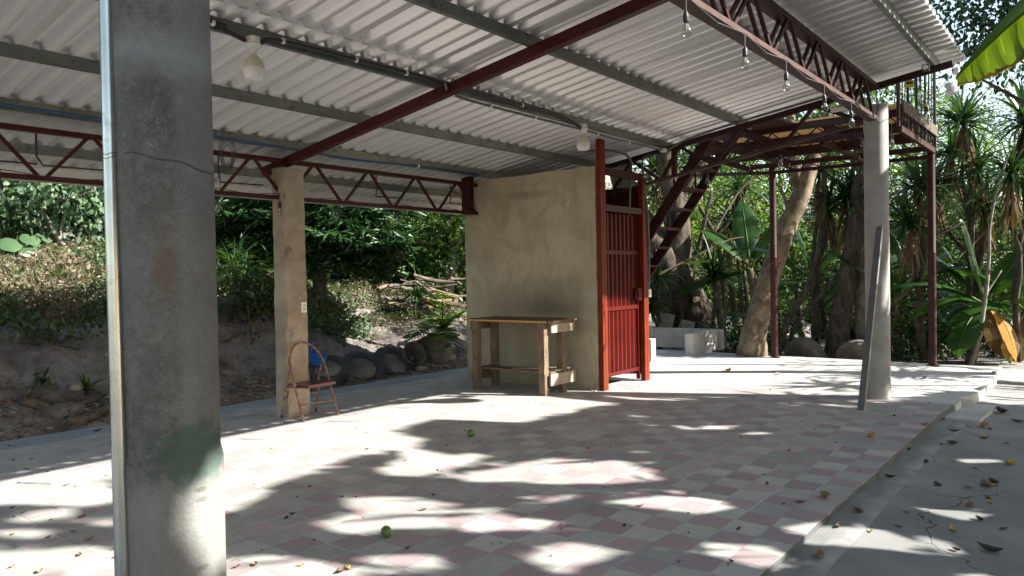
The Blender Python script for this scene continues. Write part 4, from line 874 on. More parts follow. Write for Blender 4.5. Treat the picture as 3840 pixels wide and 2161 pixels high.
def straps(base, d0, L, wd, nseg=5, droop=1.0, rng=RNG):
    base = np.asarray(base, float); d0 = unit(np.asarray(d0, float)); N = len(base); L = np.broadcast_to(np.asarray(L, float), (N,)); wd = np.broadcast_to(np.asarray(wd, float), (N,)); droop = np.broadcast_to(np.asarray(droop, float), (N,))
    side = unit(np.cross(d0, np.array([0, 0, 1.0])+rng.normal(size=(N, 3))*.25)); p = base.copy(); d = d0.copy(); rows = []
    for k in range(nseg+1):
        t_ = k/nseg; w_ = wd*(.55+.45*math.sin(math.pi*min(1, t_*1.25+.1)))*(1 if t_ < .6 else max(.04, (1-t_)/.4)); rows.append(np.stack([p-side*w_[:, None]/2, p+side*w_[:, None]/2], 1))
        d = unit(d+np.array([0, 0, -1.0])*(droop*.9/nseg*(0.3+t_*1.4))[:, None]); p = p+d*(L/nseg)[:, None]
    V = np.stack(rows, 1).reshape(-1, 3); per = (nseg+1)*2; b = np.arange(N)[:, None]*per; F_ = []
    for k in range(nseg): F_.append(np.concatenate([b+2*k, b+2*k+1, b+2*k+3, b+2*k+2], 1))
    return V, np.concatenate(F_, 0)
def joinVF(parts):
    Vs, Fs, o = [], [], 0
    for V, F_ in parts: Vs.append(V); Fs.append(F_+o); o += len(V)
    return np.concatenate(Vs), np.concatenate(Fs)
def cloud(centre, rad, n, rng=RNG, shell=.35):
    d = unit(rng.normal(size=(n, 3))); r = (shell+(1-shell)*rng.random(n)**.5)[:, None]; return np.asarray(centre)+d*r*np.asarray(rad), d
def crown_clumps(centre, rad, nclump, per, csize, L, ratio, rng=RNG, ovate=False, down=.35, up=None, flat=1.0):
    cc, dd = cloud(centre, rad, nclump, rng); C_ = np.repeat(cc, per, 0); N = len(C_)
    off = rng.normal(size=(N, 3))*csize*np.array([1, 1, flat]); P = C_+off
    d = unit(off+rng.normal(size=(N, 3))*csize*.6+np.array([0, 0, -down])*csize*2); Ls = L*rng.uniform(.6, 1.25, N)
    return (leaf_ovate if ovate else leaf_quads)(P, d, Ls, ratio, rng=rng, n_up=up)
def limb_pts(p, q, sag, rng, n=6):
    p = np.array(p, float); q = np.array(q, float); out = []
    L_ = np.linalg.norm(q-p)
    for i in range(n+1):
        t_ = i/n; b = math.sin(math.pi*t_); out.append(p+(q-p)*t_+np.array([0, 0, sag*L_])*b+rng.normal(size=3)*L_*.022*b)
    return out
def tree(name, label, cat, trunk, limbs, crowns, mat_b, mat_l, group=None, seg=14, rough=0.0, trunk2=()):
    """trunk: [(point, radius)], limbs: lists of the same, crowns: list of (V, F)"""
    b0 = np.array(trunk[0][0], float); root = thing(name, label, cat, b0, group); rg = np.random.default_rng(int(abs(b0[0]*977+b0[1]*131)) % 9999)
    def tb(mb, path, sg):
        P = spline([p for p, r_ in path], 5); R_ = np.interp(np.linspace(0, len(path)-1, len(P)), range(len(path)), [r_ for p, r_ in path]); mb.tube(P, list(R_), sg)
    m = MB(); tb(m, trunk, seg)
    if rough:
        v = np.array(m.v); ctr = len(v); k = seg
        for i in range(len(v)//k):
            ring = v[i*k:(i+1)*k]; c = ring.mean(0); ph = np.arange(k); rad = 1+rough*np.sin(ph*2*math.pi/k*5+i*.12)+rough*.6*rg.normal(size=k)
            v[i*k:(i+1)*k] = c+(ring-c)*rad[:, None]
        m.v = [tuple(q) for q in v]
    m.build('trunk', mat_b, root, True)
    for lb in limbs:
        l = MB(); tb(l, lb, 9); l.build('limb', mat_b, root, True)
    if crowns:
        V, F_ = joinVF(crowns); npmesh('crown', V, F_, mat_l, root)
    return root
def yucca(base, heads, label, group='strap leaved trees', L=.75, wd=.045, nleaf=70, dead=26, thick=.06, mat=M_BARK3):
    """heads: points; a thin trunk runs from base to each"""
    root = thing('strap_leaf_tree', label, 'tree', base, group); base = np.array(base, float)
    for h in heads:
        h = np.array(h, float); rg = np.random.default_rng(int(abs(h[0]*331+h[1]*77+h[2]*13)*10) % 9999)
        if np.linalg.norm(h-base) > .15: MB().tube(limb_pts(base, h, .04, rg, 7), list(np.linspace(thick, thick*.6, 8)), 9).build('trunk', mat, root, True)
        az = rg.uniform(0, 2*math.pi, nleaf); el = np.arcsin(rg.uniform(-.35, 1, nleaf)); d = np.stack([np.cos(az)*np.cos(el), np.sin(az)*np.cos(el), np.sin(el)], 1)
        V, F_ = straps(h+rg.normal(size=(nleaf, 3))*.03+np.array([0, 0, 1])*rg.uniform(-.12, .08, nleaf)[:, None], d, L*rg.uniform(.7, 1.15, nleaf), wd*rg.uniform(.8, 1.2, nleaf), 5, rg.uniform(.4, 1.9, nleaf), rg); npmesh('leaf_head', V, F_, L_YUC, root)
        if dead:
            az = rg.uniform(0, 2*math.pi, dead); d = np.stack([np.cos(az)*.5, np.sin(az)*.5, -np.ones(dead)], 1)
            V, F_ = straps(h+np.array([0, 0, -1])*rg.uniform(.05, .55, dead)[:, None]+d*.03, d, L*rg.uniform(.45, .85, dead), wd*.9, 4, 1.5, rg); npmesh('dead_leaves', V, F_, L_DEAD, root)
    return root
def blade(base, d0, L, W, droop, rng, split=.12, roll=0.0, nseg=16):
    """one banana leaf: ribbed blade folding along its midrib, torn here and there"""
    p = np.array(base, float); d = np.array(d0, float)/np.linalg.norm(d0); side = np.cross(d, (0, 0, 1.0)); side /= np.linalg.norm(side)+1e-9
    mid, L1, L2, R1 = [], [], [], []; pts = []
    for k in range(nseg+1):
        t_ = k/nseg; w_ = W*.5*(math.sin(math.pi*min(1.0, .06+t_*.94))**.55)*(1 if t_ < .75 else math.sqrt(max(0.001, (1-t_)/.25)))
        up = np.cross(side, d); up = up*math.cos(roll)+side*math.sin(roll); sd = np.cross(d, up)
        pts.append((p.copy(), sd, up, w_)); d = d+np.array([0, 0, -1.0])*droop/nseg*(.4+1.3*t_); d /= np.linalg.norm(d); side = np.cross(d, (0, 0, 1.0)); n_ = np.linalg.norm(side); side = side/n_ if n_ > .05 else pts[-1][1]; p = p+d*L/nseg
    V, F_ = [], []
    for s_ in (-1, 1):
        k0 = 0
        while k0 < nseg:
            k1 = min(nseg, k0+rng.integers(2, 6)) if split else nseg; jit = rng.normal(0, split*.5) if split else 0; b = len(V)
            for k in range(k0, k1+1):
                q, sd, up, w_ = pts[k]; sh = 0.0
                if split and k == k1 and k1 < nseg: sh = -split*.25
                fw = pts[min(k+1, nseg)][0]-pts[max(k-1, 0)][0]
                for a in (0, .5, 1.0): V.append(q+sd*s_*w_*a*(1)+up*(w_*(.28*a-.42*a*a)+jit*a*a*W*.5)+fw*(.25*a+sh*a))
            n = k1-k0
            for i in range(n):
                for j in range(2): r0 = b+i*3+j; F_.append((r0, r0+1, r0+4, r0+3))
            k0 = k1
    rib = [(q+up*.0, ) for q, sd, up, w_ in pts]
    return np.array(V), np.array(F_, np.int32), [q for q, sd, up, w_ in pts]
def banana(base, h, leaves, label, seed=1, group='banana plants', stem=.09, mats=None):
    root = thing('banana_plant', label, 'banana plant', base, group); rg = np.random.default_rng(seed); base = np.array(base, float); top = base+np.array([rg.normal(0, .1), rg.normal(0, .1), h])
    MB().tube([base-(0, 0, .1), base+(top-base)*.4+rg.normal(size=3)*.02, top], [stem*1.15, stem, stem*.6], 12).build('stem', M_BARK2 if stem > .05 else M_BARK3, root, True)
    for i, lf in enumerate(leaves):
        d, L, W, dr = lf[:4]; mt = lf[4] if len(lf) > 4 else L_BAN; st = lf[5] if len(lf) > 5 else top
        d = np.array(d, float)/np.linalg.norm(d); V, F_, rib = blade(np.array(st)+d*.25, d, L, W*1.22, dr, rg, .14, rg.normal(0, .25)); o = npmesh('leaf', V, F_, mt, root, True)
        MB().tube([np.array(st)]+rib[:-1:2], list(np.linspace(.026, .006, len(rib[:-1:2])+1)), 6).build('midrib', L_BANY if mt is L_BANY else (L_DEAD if mt in (L_DEAD, L_ORNG) else L_LITE), o, True)
    return root
def frond(base, d0, L, n, ll, lw, droop, rng):
    p = np.array(base, float); d = np.array(d0, float)/np.linalg.norm(d0); P, D = [], []
    for k in range(n): P.append(p.copy()); D.append(d.copy()); d = d+np.array([0, 0, -1])*droop/n; d /= np.linalg.norm(d); p = p+d*L/n
    P = np.array(P); D = np.array(D); sd = unit(np.cross(D, (0, 0, 1.0))); B, X_ = [], []
    for s_ in (-1, 1): B.append(P); X_.append(sd*s_+D*.55+np.array([0, 0, .12]))
    B = np.concatenate(B); X_ = np.concatenate(X_); tt = np.tile(np.linspace(0, 1, n), 2)
    V, F_ = straps(B, X_, ll*np.clip(np.sin(math.pi*(.12+.85*tt)), .25, 1), lw, 4, .55, rng); return V, F_, P
def palm(base, fr, label, group='small palms', ll=.4, lw=.05, mat=L_MID):
    root = thing('palm', label, 'palm', base, group); rg = np.random.default_rng(int(abs(base[0]*57+base[1]*91)*10) % 999)
    for d, L in fr:
        V, F_, P = frond(base, d, L, 16, ll, lw, 1.1, rg); o = npmesh('frond', V, F_, mat, root); MB().tube(list(P), list(np.linspace(.014, .004, len(P))), 5).build('midrib', L_LITE, o)
    return root

# ------------------------------------------------------------------ vegetation: left bank
def bk(px, py, dep): p = at(px, py, dep); p[2] = hb(p[0], p[1]); return p
def cl(spec, per, cs, L, ratio, rng, ovate=False, down=.35, up=None):
    return [crown_clumps(at(x, y, dp), (r, r, r*.75), nc, per, cs, L, ratio, rng, ovate, down, up) for x, y, dp, r, nc in spec]
r1 = np.random.default_rng(101)
b = bk(185, 690, 12.9)
tree('broad_leaf_bush', 'loose bush of large pale heart shaped leaves left of the thick column', 'bush', [(b, .05), (at(150, 600, 13.0), .045), (at(95, 520, 13.1), .035), (at(40, 440, 13.2), .025)],
     [[(at(150, 600, 13.0), .03), (at(165, 530, 13.1), .022), (at(190, 460, 13.2), .015)], [(at(95, 520, 13.1), .02), (at(170, 500, 12.9), .015), (at(240, 480, 12.8), .01)], [(at(60, 470, 13.2), .02), (at(20, 560, 13.1), .012)]],
     cl([(20, 450, 12.9, .45, 14), (90, 455, 13.0, .5, 16), (170, 455, 13.0, .5, 16), (235, 475, 13.0, .4, 12), (60, 540, 13.3, .5, 14), (150, 545, 13.3, .5, 10), (225, 560, 13.4, .4, 8), (-40, 500, 12.9, .5, 16), (10, 610, 13.5, .4, 8)], 13, .2, .145, .72, r1, True, .8, None), M_BARKP, L_GREY, 'bushes on the bank')
b = bk(300, 640, 15.2)
tree('bush', 'dense dark bush filling behind the pale heart leaved bush', 'bush', [(b, .09), (at(200, 560, 15.2), .07), (at(150, 450, 15.4), .04)], [[(at(200, 560, 15.2), .05), (at(280, 480, 15.4), .02)]],
     cl([(40, 470, 15.2, .9, 40), (140, 490, 15.4, .9, 40), (240, 500, 15.5, .9, 40), (60, 590, 15.1, .8, 35), (170, 600, 15.3, .7, 30), (280, 600, 15.5, .8, 35), (330, 480, 15.5, .9, 40), (-80, 520, 15.2, 1.0, 40), (-60, 400, 15.2, 1.0, 40), (80, 390, 15.4, 1., 40), (240, 400, 15.5, 1., 40)], 26, .22, .17, .5, r1), M_BARK3, L_DARK, 'bushes on the bank')
def big_leaf_plant(base, specs, label):
    root = thing('elephant_ear_plant', label, 'plant', base, 'large leaved ground plants'); rg = np.random.default_rng(5)
    for d, L, s_ in specs:
        tip = np.array(base)+np.array(d); MB().tube(limb_pts(base, tip, .1, rg, 5), .012, 6).build('stalk', L_GREY, root, True)
        V, F_, _ = blade(tip, unit(np.array([d[0]*.6+.15, d[1]-.5, -.25])), L, s_, .6, rg, 0, .2, 10); npmesh('leaf', V, F_, L_GREY, root, True)
big_leaf_plant(bk(45, 690, 12.5), [((-.2, -.1, .35), .42, .34), ((.05, -.15, .42), .36, .3), ((.2, -.05, .28), .45, .36), ((0, -.3, .2), .42, .34), ((.35, .1, .45), .3, .22), ((-.4, .0, .3), .4, .3)], 'big blue green elephant ear leaves at the left edge of the bank')
# mango-like tree behind the square column
def whorls(spec, nw, per, L, ratio, rng):
    out = []
    for x, y, dp, r, n in spec:
        c, d = cloud(at(x, y, dp), (r, r, r*.75), n, rng, .4); C_ = np.repeat(c, per, 0); N = len(C_)
        az = rng.uniform(0, 2*math.pi, N); dirs = np.stack([np.cos(az), np.sin(az), rng.uniform(-1.0, .25, N)], 1)
        out.append(leaf_quads(C_+rng.normal(size=(N, 3))*.03, dirs, L*rng.uniform(.7, 1.2, N), ratio, .1, rng))
    return out
b = bk(800, 660, 14.8)
tree('dark_tree', 'dense dark tree with drooping narrow leaves behind the square column', 'tree', [(b, .14), (at(810, 600, 14.9), .12), (at(830, 520, 15.0), .09), (at(860, 430, 15.2), .06)], [[(at(810, 600, 14.9), .07), (at(720, 520, 14.8), .04), (at(640, 470, 14.8), .02)], [(at(830, 540, 15), .07), (at(930, 500, 15), .03)]],
     whorls([(620, 520, 14.6, .8, 60), (700, 500, 14.8, .9, 80), (800, 520, 14.4, .9, 90), (880, 500, 14.6, .9, 90), (950, 530, 14.9, .8, 70), (830, 600, 14.3, .8, 80), (900, 610, 14.5, .7, 70), (960, 640, 14.6, .5, 45), (740, 600, 14.9, .8, 60), (650, 600, 15.2, .8, 55), (560, 540, 15.1, .8, 50), (800, 430, 15.2, 1.1, 90), (930, 440, 15.3, 1.0, 80), (620, 430, 15.3, 1.1, 80), (980, 590, 14.7, .45, 40)], 0, 15, .27, .2, r1), M_BARK3, L_DARK, 'trees behind the bank')
b = bk(1120, 660, 19.5); b[2] -= .2
tree('feathery_tree', 'light green feathery tree with pale spreading branches left of the stucco wall', 'tree', [(b, .16), (at(1140, 640, 19.5), .14), (at(1165, 560, 19.6), .12), (at(1170, 480, 19.8), .1), (at(1165, 380, 20), .07)],
     [[(at(1165, 540, 19.6), .09), (at(1110, 500, 19.4), .07), (at(1080, 470, 19.4), .05), (at(1060, 420, 19.5), .03)], [(at(1150, 590, 19.6), .07), (at(1095, 560, 19.2), .055), (at(1030, 575, 19.0), .04), (at(960, 550, 18.8), .02)], [(at(1110, 615, 19.4), .06), (at(1050, 605, 19.0), .05), (at(990, 600, 18.9), .035), (at(930, 585, 18.7), .02)], [(at(1120, 520, 19.4), .05), (at(1060, 500, 19.2), .03), (at(1010, 470, 19.1), .02)]],
     cl([(1000, 540, 19.0, 1.0, 60), (1080, 560, 19.3, .9, 55), (1060, 500, 19.6, 1.0, 60), (1140, 520, 20., .9, 50), (1120, 600, 20.3, .9, 50), (960, 500, 19.6, 1.0, 50), (1030, 620, 19.8, .8, 40), (1000, 450, 20, 1.2, 60), (1120, 450, 20, 1.1, 60), (930, 580, 19.4, .8, 40)], 34, .2, .1, .34, r1), M_BARKP, L_LITE, 'trees behind the bank')
yucca(bk(1052, 700, 17.0), [bk(1052, 700, 17.0)+np.array([0, 0, .55])], 'strap leaved rosette beyond the log pile', 'strap leaved trees', .75, .05, 55, 0)
yucca(bk(592, 650, 13.4), [bk(592, 650, 13.4)+np.array([0, 0, .55])], 'dark strap leaved rosette between the two nearest columns', 'strap leaved trees', .8, .05, 60, 0)
pb = bk(1112, 745, 14.3)
palm(pb+np.array([0, 0, .55]), [((-.8, -.5, .75), 1.0), ((-.95, .1, .35), 1.0), ((-.3, -.3, 1.1), .95), ((.5, -.5, .9), .9), ((-.6, -.75, .1), .8), ((.8, .3, .8), .8)], 'bright young palm in front of the log pile by the stucco wall', ll=.42, lw=.095, mat=L_LITE)
# cane-like plants by the thick column
def canes(base, n, label, seed):
    root = thing('bamboo_grass', label, 'plant', base, 'cane plants on the bank'); rg = np.random.default_rng(seed); st_ = MB(); P, D = [], []
    for k in range(n):
        b_ = np.array(base)+np.array([rg.normal(0, .3), rg.normal(0, .2), 0]); b_[2] = hb(b_[0], b_[1])-.02; tip = b_+np.array([rg.normal(0.05, .28), rg.normal(-.12, .22), rg.uniform(.5, 1.0)]); pts = limb_pts(b_, tip, 0, rg, 6); st_.tube(pts, list(np.linspace(.008, .003, len(pts))), 5)
        for q in pts[2:]:
            for j in range(3): P.append(q); D.append((rg.normal(), rg.normal()-.3, rg.uniform(-.1, .7)))
    st_.build('stems', L_DRYW, root); V, F_ = straps(P, D, rg.uniform(.22, .42, len(P)), .035, 4, .9, rg); npmesh('leaves', V, F_, L_MID, root)
canes(on_bank(590, 800), 16, 'leafy cane plant sunlit right of the thick round column', 3)
canes(on_bank(655, 800), 16, 'leafy cane plant just left of the square column', 4)
canes(on_bank(600, 765), 12, 'leafy cane clump higher on the bank between the columns', 8)
# weeds, litter
rq = np.random.default_rng(55)
for q, (px, py, lab) in enumerate(((150, 1020, 'thick gnarled root lying along the foot of the left bank'), (250, 1035, 'low root running to the steel pipe at the foot of the left bank'), (95, 985, 'dry stick poking out of the left bank'), (620, 880, 'dry curled root sticking out of the bank between the two columns'))):
    p = on_bank(px, py); a = rq.uniform(-.3, .3); pts = [p+np.array([math.cos(a)*t_-.4, -.15*math.sin(t_*4+q), 0]) for t_ in np.linspace(0, 1.0 if q < 2 else .5, 7)]; pts = [np.array([v[0], v[1], hb(v[0], v[1])+.03]) for v in pts]
    tag(MB().tube(spline(pts, 4), list(np.linspace(.06 if q < 2 else .02, .015, 25)), 8).build('root', M_LOG, None, True, origin=p), lab, 'root')
def scatter_weeds():
    n = 16000; X_ = r1.uniform(-11, 2.6, n); Y_ = r1.uniform(8.6, 13.2, n); ed = 9.0+.2*smooth((X_+3.2)/3.2)+.3*vnoise(X_, Y_, 1.1, 77)*2
    keep = (Y_ > ed) & (vnoise(X_, Y_, .9, 78) > -.33) & ~((X_ > -1.2) & (Y_ < 9.6)) & (r1.random(n) < np.where(X_ > -.8, .35, 1)); X_, Y_ = X_[keep], Y_[keep]; Z_ = bank_h(X_, Y_); N = len(X_)
    hts = np.clip(.10+.6*(vnoise(X_, Y_, .7, 79)+.32), .04, .5); sel = vnoise(X_, Y_, 1.1, 83)+.15*r1.normal(size=N)
    for nm, msk, k, lo, hi, rat, mt, lab in (('dry_weeds', sel < .03, 6, .03, .12, .5, L_DRYW, 'dry tan weeds covering the top of the earth bank'), ('green_weeds', sel > .0, 7, .035, .13, .48, L_MID, 'green weeds growing through the dry ones on top of the earth bank')):
        a_, b_, c_, h_ = X_[msk], Y_[msk], Z_[msk], hts[msk]; M_ = len(a_); P = np.stack([np.repeat(a_, k)+r1.normal(0, .07, M_*k), np.repeat(b_, k)+r1.normal(0, .07, M_*k), np.repeat(c_, k)+np.repeat(h_, k)*r1.random(M_*k)**.8], 1)
        V, F_ = leaf_quads(P, r1.normal(size=(M_*k, 3))+np.array([0, -.2, -.1 if 'dry' in nm else .35]), lo+(hi-lo)*r1.random(M_*k)**2.2, rat, .14, r1); tag(npmesh(nm, V, F_, mt), lab, 'weeds', None, 'stuff')
    st_ = MB()
    V, F_ = straps(np.stack([X_, Y_, Z_-.02], 1), r1.normal(size=(N, 3))*.35+np.array([0, 0, 1]), hts*1.5, .007, 3, .4, r1); o = npmesh('weed_stems', V, F_, L_DRYW); tag(o, 'thin dry stems standing among the weeds on the bank', 'weeds', None, 'stuff')
    n = 1000; X_ = r1.uniform(-9.5, -2.6, n); Y_ = r1.uniform(8.55, 10.2, n); keep = vnoise(X_, Y_, 1.0, 90) > .12+(Y_ > 9.5)*.1; X_, Y_ = X_[keep], Y_[keep]; N = len(X_); k = 8
    P = np.stack([np.repeat(X_, k)+r1.normal(0, .09, N*k), np.repeat(Y_, k)+r1.normal(0, .09, N*k), np.repeat(bank_h(X_, Y_), k)+r1.uniform(-.02, .34, N*k)], 1)
    V, F_ = leaf_quads(P, r1.normal(size=(N*k, 3))+np.array([0, -.5, .1]), r1.uniform(.05, .15, N*k), .42, .12, r1); tag(npmesh('edge_plants', V, F_, L_MID), 'leafy green plants spilling over the edge of the earth bank', 'plants', None, 'stuff')
    n = 3600; X_ = r1.uniform(-6.5, 1.2, n); Y_ = r1.uniform(8.7, 11.3, n); keep = (vnoise(X_, Y_, .8, 80) > .02) & (X_ < .3); X_, Y_ = X_[keep], Y_[keep]; Z_ = bank_h(X_, Y_); N = len(X_); k = 7
    P = np.stack([np.repeat(X_, k)+r1.normal(0, .08, N*k), np.repeat(Y_, k)+r1.normal(0, .08, N*k), np.repeat(Z_, k)+r1.uniform(0, .35, N*k)], 1)
    V, F_ = leaf_quads(P, r1.normal(size=(N*k, 3))+np.array([0, -.4, .2]), r1.uniform(.05, .13, N*k), .5, .12, r1); o = npmesh('low_shrubs', V, F_, L_GREY); tag(o, 'low grey green shrubby growth on the slope right of the square column', 'shrubs', None, 'stuff')
    n = 30000; X_ = r1.uniform(-12, 3.4, n); Y_ = r1.uniform(6.98, 11, n); dens = np.clip(.38+vnoise(X_, Y_, 1.4, 81)*1.3+np.where(Y_ < 7.5, .15, 0), .03, 1); keep = r1.random(n) < dens; X_, Y_ = X_[keep], Y_[keep]; N = len(X_)
    P = np.stack([X_, Y_, bank_h(X_, Y_)+.012], 1); D = r1.normal(size=(N, 3))*np.array([1, 1, .25]); V, F_ = leaf_quads(P, D, r1.uniform(.035, .10, N), .42, .12, r1, np.array([0, -.3, 1.0])); o = npmesh('leaf_litter', V, F_, L_LIT); tag(o, 'brown leaf litter scattered over the bare earth bank', 'leaf litter', None, 'stuff')
scatter_weeds()
def tuft(p, n, L, label):
    rg = np.random.default_rng(int(abs(p[0]*313+p[1]*71)*10) % 997); D = rg.normal(size=(n, 3))+np.array([0, -.8, .5]); V, F_ = straps(np.array(p)+rg.normal(size=(n, 3))*.05, D, L*rg.uniform(.6, 1.2, n), .04, 3, .9, rg); o = npmesh('fern', V, F_, L_MID, None, False, p); tag(o, label, 'fern', 'small ferns on the bank')
tuft(on_bank(215, 985), 34, .26, 'small fern low on the bank just left of the steel pipe'); tuft(on_bank(100, 960), 18, .2, 'small green sprig on the bare bank left of the steel pipe'); tuft(on_bank(640, 850), 14, .18, 'small sprig on the bare bank between the two columns')
tuft(on_bank(1065, 780), 12, .2, 'small green sprout in front of the log pile')

# ------------------------------------------------------------------ vegetation: right side
r2 = np.random.default_rng(202)
gr = 'large trees beyond the terrace'
T1 = 18.3
tree('big_tree', 'huge rough barked forked tree behind the low block wall', 'tree', [((*at(1742, 850, T1)[:2], -.3), .64), (at(1735, 820, T1), .64), (at(1700, 740, T1), .60), (at(1665, 670, T1), .58), (at(1630, 600, T1+.2), .40), (at(1590, 520, T1+.3), .3), (at(1560, 430, T1+.4), .27), (at(1535, 300, T1+.5), .2)],
     [[(at(1685, 700, T1), .42), (at(1706, 610, T1), .34), (at(1700, 520, T1), .27), (at(1680, 430, T1), .25), (at(1670, 360, T1), .22), (at(1690, 200, T1), .16)], [(at(1700, 540, T1), .1), (at(1730, 470, T1), .08), (at(1790, 380, T1), .05)], [(at(1720, 720, T1+.3), .09), (at(1760, 640, T1+.2), .07), (at(1830, 560, T1), .055), (at(1890, 450, T1), .04)], [(at(1735, 690, T1+.3), .06), (at(1765, 590, T1), .05), (at(1790, 480, T1), .04)]],
     cl([(1690, 330, T1, 1.2, 30), (1640, 470, T1+1, .8, 14), (1760, 430, T1+1, .9, 20), (1560, 300, T1, 1.3, 30)], 30, .3, .13, .45, r2), M_BARK1, L_MID, gr, 30, .06)
T2 = 14.55; b2 = on_floor(1893, 891)
tree('leaning_tree', 'pale brown leaning tree trunk behind the maroon post', 'tree', [((b2[0], b2[1], -.25), .36), (at(1893, 882, T2), .29), (at(1900, 830, T2), .235), (at(1925, 740, T2), .205), (at(1955, 640, T2), .195), (at(1985, 560, T2), .18), (at(2012, 500, T2), .175), (at(2030, 440, T2), .165), (at(2050, 385, T2), .14), (at(2084, 280, T2), .11), (at(2112, 120, T2), .08)],
     [[(at(2018, 490, T2), .13), (at(2000, 425, T2), .12), (at(1990, 340, T2), .1), (at(1985, 180, T2), .07)], [(at(1990, 560, T2), .05), (at(1960, 470, T2), .03), (at(1890, 420, T2), .02)]],
     cl([(2100, 200, T2, 1.2, 30), (1990, 220, T2, 1.1, 26), (2050, 330, T2+.5, .9, 16)], 26, .28, .14, .45, r2), M_BARK2, L_MID, gr, 18, .045)
T3 = 15.3
tree('dark_tree', 'dark ringed trunk standing between the leaning tree and the pale round column', 'tree', [(at(2100, 925, T3), .29), (at(2105, 880, T3), .23), (at(2120, 770, T3), .205), (at(2140, 660, T3), .19), (at(2158, 540, T3), .18), (at(2166, 420, T3), .17), (at(2175, 250, T3), .15)], [],
     cl([(2180, 180, T3, 1.2, 26)], 26, .3, .14, .45, r2), M_BARK3, L_MID, gr, 16, .03)
T4 = 17.0
for (pp_, rr_, lab) in (([(2168, 905), (2168, 800), (2172, 640), (2185, 420)], .15, 'pale straight trunk showing just left of the pale round column'), ([(1960, 870), (1985, 800), (2040, 700), (2070, 560), (2075, 430)], .07, 'thin grey trunk right of the leaning tree'), ([(1985, 890), (2000, 820), (2050, 760), (2110, 690), (2195, 620)], .045, 'thin bare stem slanting behind the dark ringed trunk'), ([(1930, 760), (1895, 700), (1860, 640), (1800, 590), (1760, 520)], .075, 'crooked dark trunk between the big rough tree and the leaning tree'), ([(2440, 925), (2462, 850), (2480, 740), (2488, 640), (2490, 570), (2510, 470), (2540, 380)], .038, 'slim pale stem standing in front of the banana leaves at the right')):
    dp = 13.4 if 'slim' in lab else (19.5 if 'crooked' in lab else T4-1.5)
    tree('slender_tree', lab, 'tree', [(at(x, y, dp), rr_*(1.15-.12*i)) for i, (x, y) in enumerate(pp_)], [[(at(*pp_[2], dp), rr_*.5), (at(pp_[2][0]+40, pp_[2][1]-60, dp), rr_*.3)]], [], M_BARKP if 'pale' in lab else M_BARK3, L_MID, 'slender trunks beyond the terrace', 12)
for (pp_, rr_, lab, dp) in (([(2250, 760), (2330, 700), (2420, 640), (2500, 560)], .03, 'long thin leaning branch crossing behind the right maroon post', 14.5), ([(2290, 640), (2360, 590), (2440, 560), (2560, 530)], .04, 'bare horizontal branch behind the right maroon post', 15.0), ([(1640, 700), (1760, 640), (1850, 600), (1940, 600)], .03, 'thin arching branch right of the big rough tree', 17.5), ([(1760, 660), (1810, 560), (1870, 470), (1950, 420)], .035, 'thin dark branch rising right of the big rough tree', 18.0)):
    tag(MB().tube(spline([at(x, y, dp) for x, y in pp_], 6), list(np.linspace(rr_, rr_*.5, 19)), 8).build('branch', M_BARK2, None, True, origin=at(*pp_[0], dp)), lab, 'branch', 'loose branches among the trees')
# strap-leaved trees
Y_ = [((2320, 790), 14.2, [(2315, 470), (2290, 560)], 'strap leaved tree with a dead leaf skirt right of the pale round column', .9), ((2440, 900), 14.6, [(2455, 420), (2425, 300), (2480, 520)], 'tall strap leaved tree behind the banana plants at the right', .85), ((2560, 900), 13.6, [(2545, 440), (2580, 300)], 'strap leaved tree with long dead leaves at the right edge of the photo', .9),
      ((2050, 880), 15.8, [(2065, 430), (2085, 520)], 'strap leaved tree between the leaning tree and the dark trunk', .85), ((1795, 850), 17.4, [(1796, 690)], 'single dark strap leaved rosette on a thin stem right of the big rough tree', .95), ((1660, 850), 17.0, [(1655, 700), (1640, 770)], 'strap leaved clump left of the big rough tree behind the red door', .7),
      ((1690, 830), 19.5, [(1650, 430), (1740, 400)], 'strap leaved tree behind the steel stair', .9), ((1880, 850), 18.6, [(1860, 470), (1840, 560)], 'strap leaved tree right of the steel stair', .9), ((2240, 900), 15.6, [(2130, 500), (2165, 470)], 'strap leaved tree left of the pale round column', .9), ((2500, 900), 15.2, [(2390, 380), (2350, 460)], 'strap leaved tree behind the right maroon post', .9), ((2148, 905), 15.6, [(2150, 860)], 'small strap leaved rosette on the ground left of the pale round column', .5)]
for (bx, by), dp, hs, lab, L in Y_:
    b = at(bx, by, dp); b[2] = min(b[2], -.1); yucca(b, [at(x, y, dp) for x, y in hs], lab, 'strap leaved trees', L*1.12, .05, 105, 0 if L < .8 or 'single' in lab else 44)
# bananas
def dvec(ax, ay, up): return _R*ax+np.array([_F[0], _F[1], 0])*ay+np.array([0, 0, up])
bb = at(2435, 930, 13.9)
banana((bb[0], bb[1], -.2), 1.15, [(dvec(-.15, .1, 1), 1.5, .5, .5), (dvec(.6, .1, .8), 1.9, .5, .9), (dvec(1, -.1, .45), 1.8, .46, 1.0), (dvec(-.9, .1, .5), 1.7, .5, 1.1), (dvec(-1, -.2, .25), 1.5, .5, 1.3), (dvec(-.4, .6, .9), 1.6, .5, .8), (dvec(-.75, -.5, -.35), 1.2, .45, 1.3), (dvec(.05, -.7, -.4), 1.1, .42, 2.2, L_ORNG), (dvec(.3, -.6, -.6), .9, .3, 2.2, L_DEAD), (dvec(.5, .3, -.5), 1.0, .4, 2.0, L_DEAD)], 'banana plant with a hanging withered orange leaf right of the maroon post', 3)
bb = at(2560, 940, 14.2)
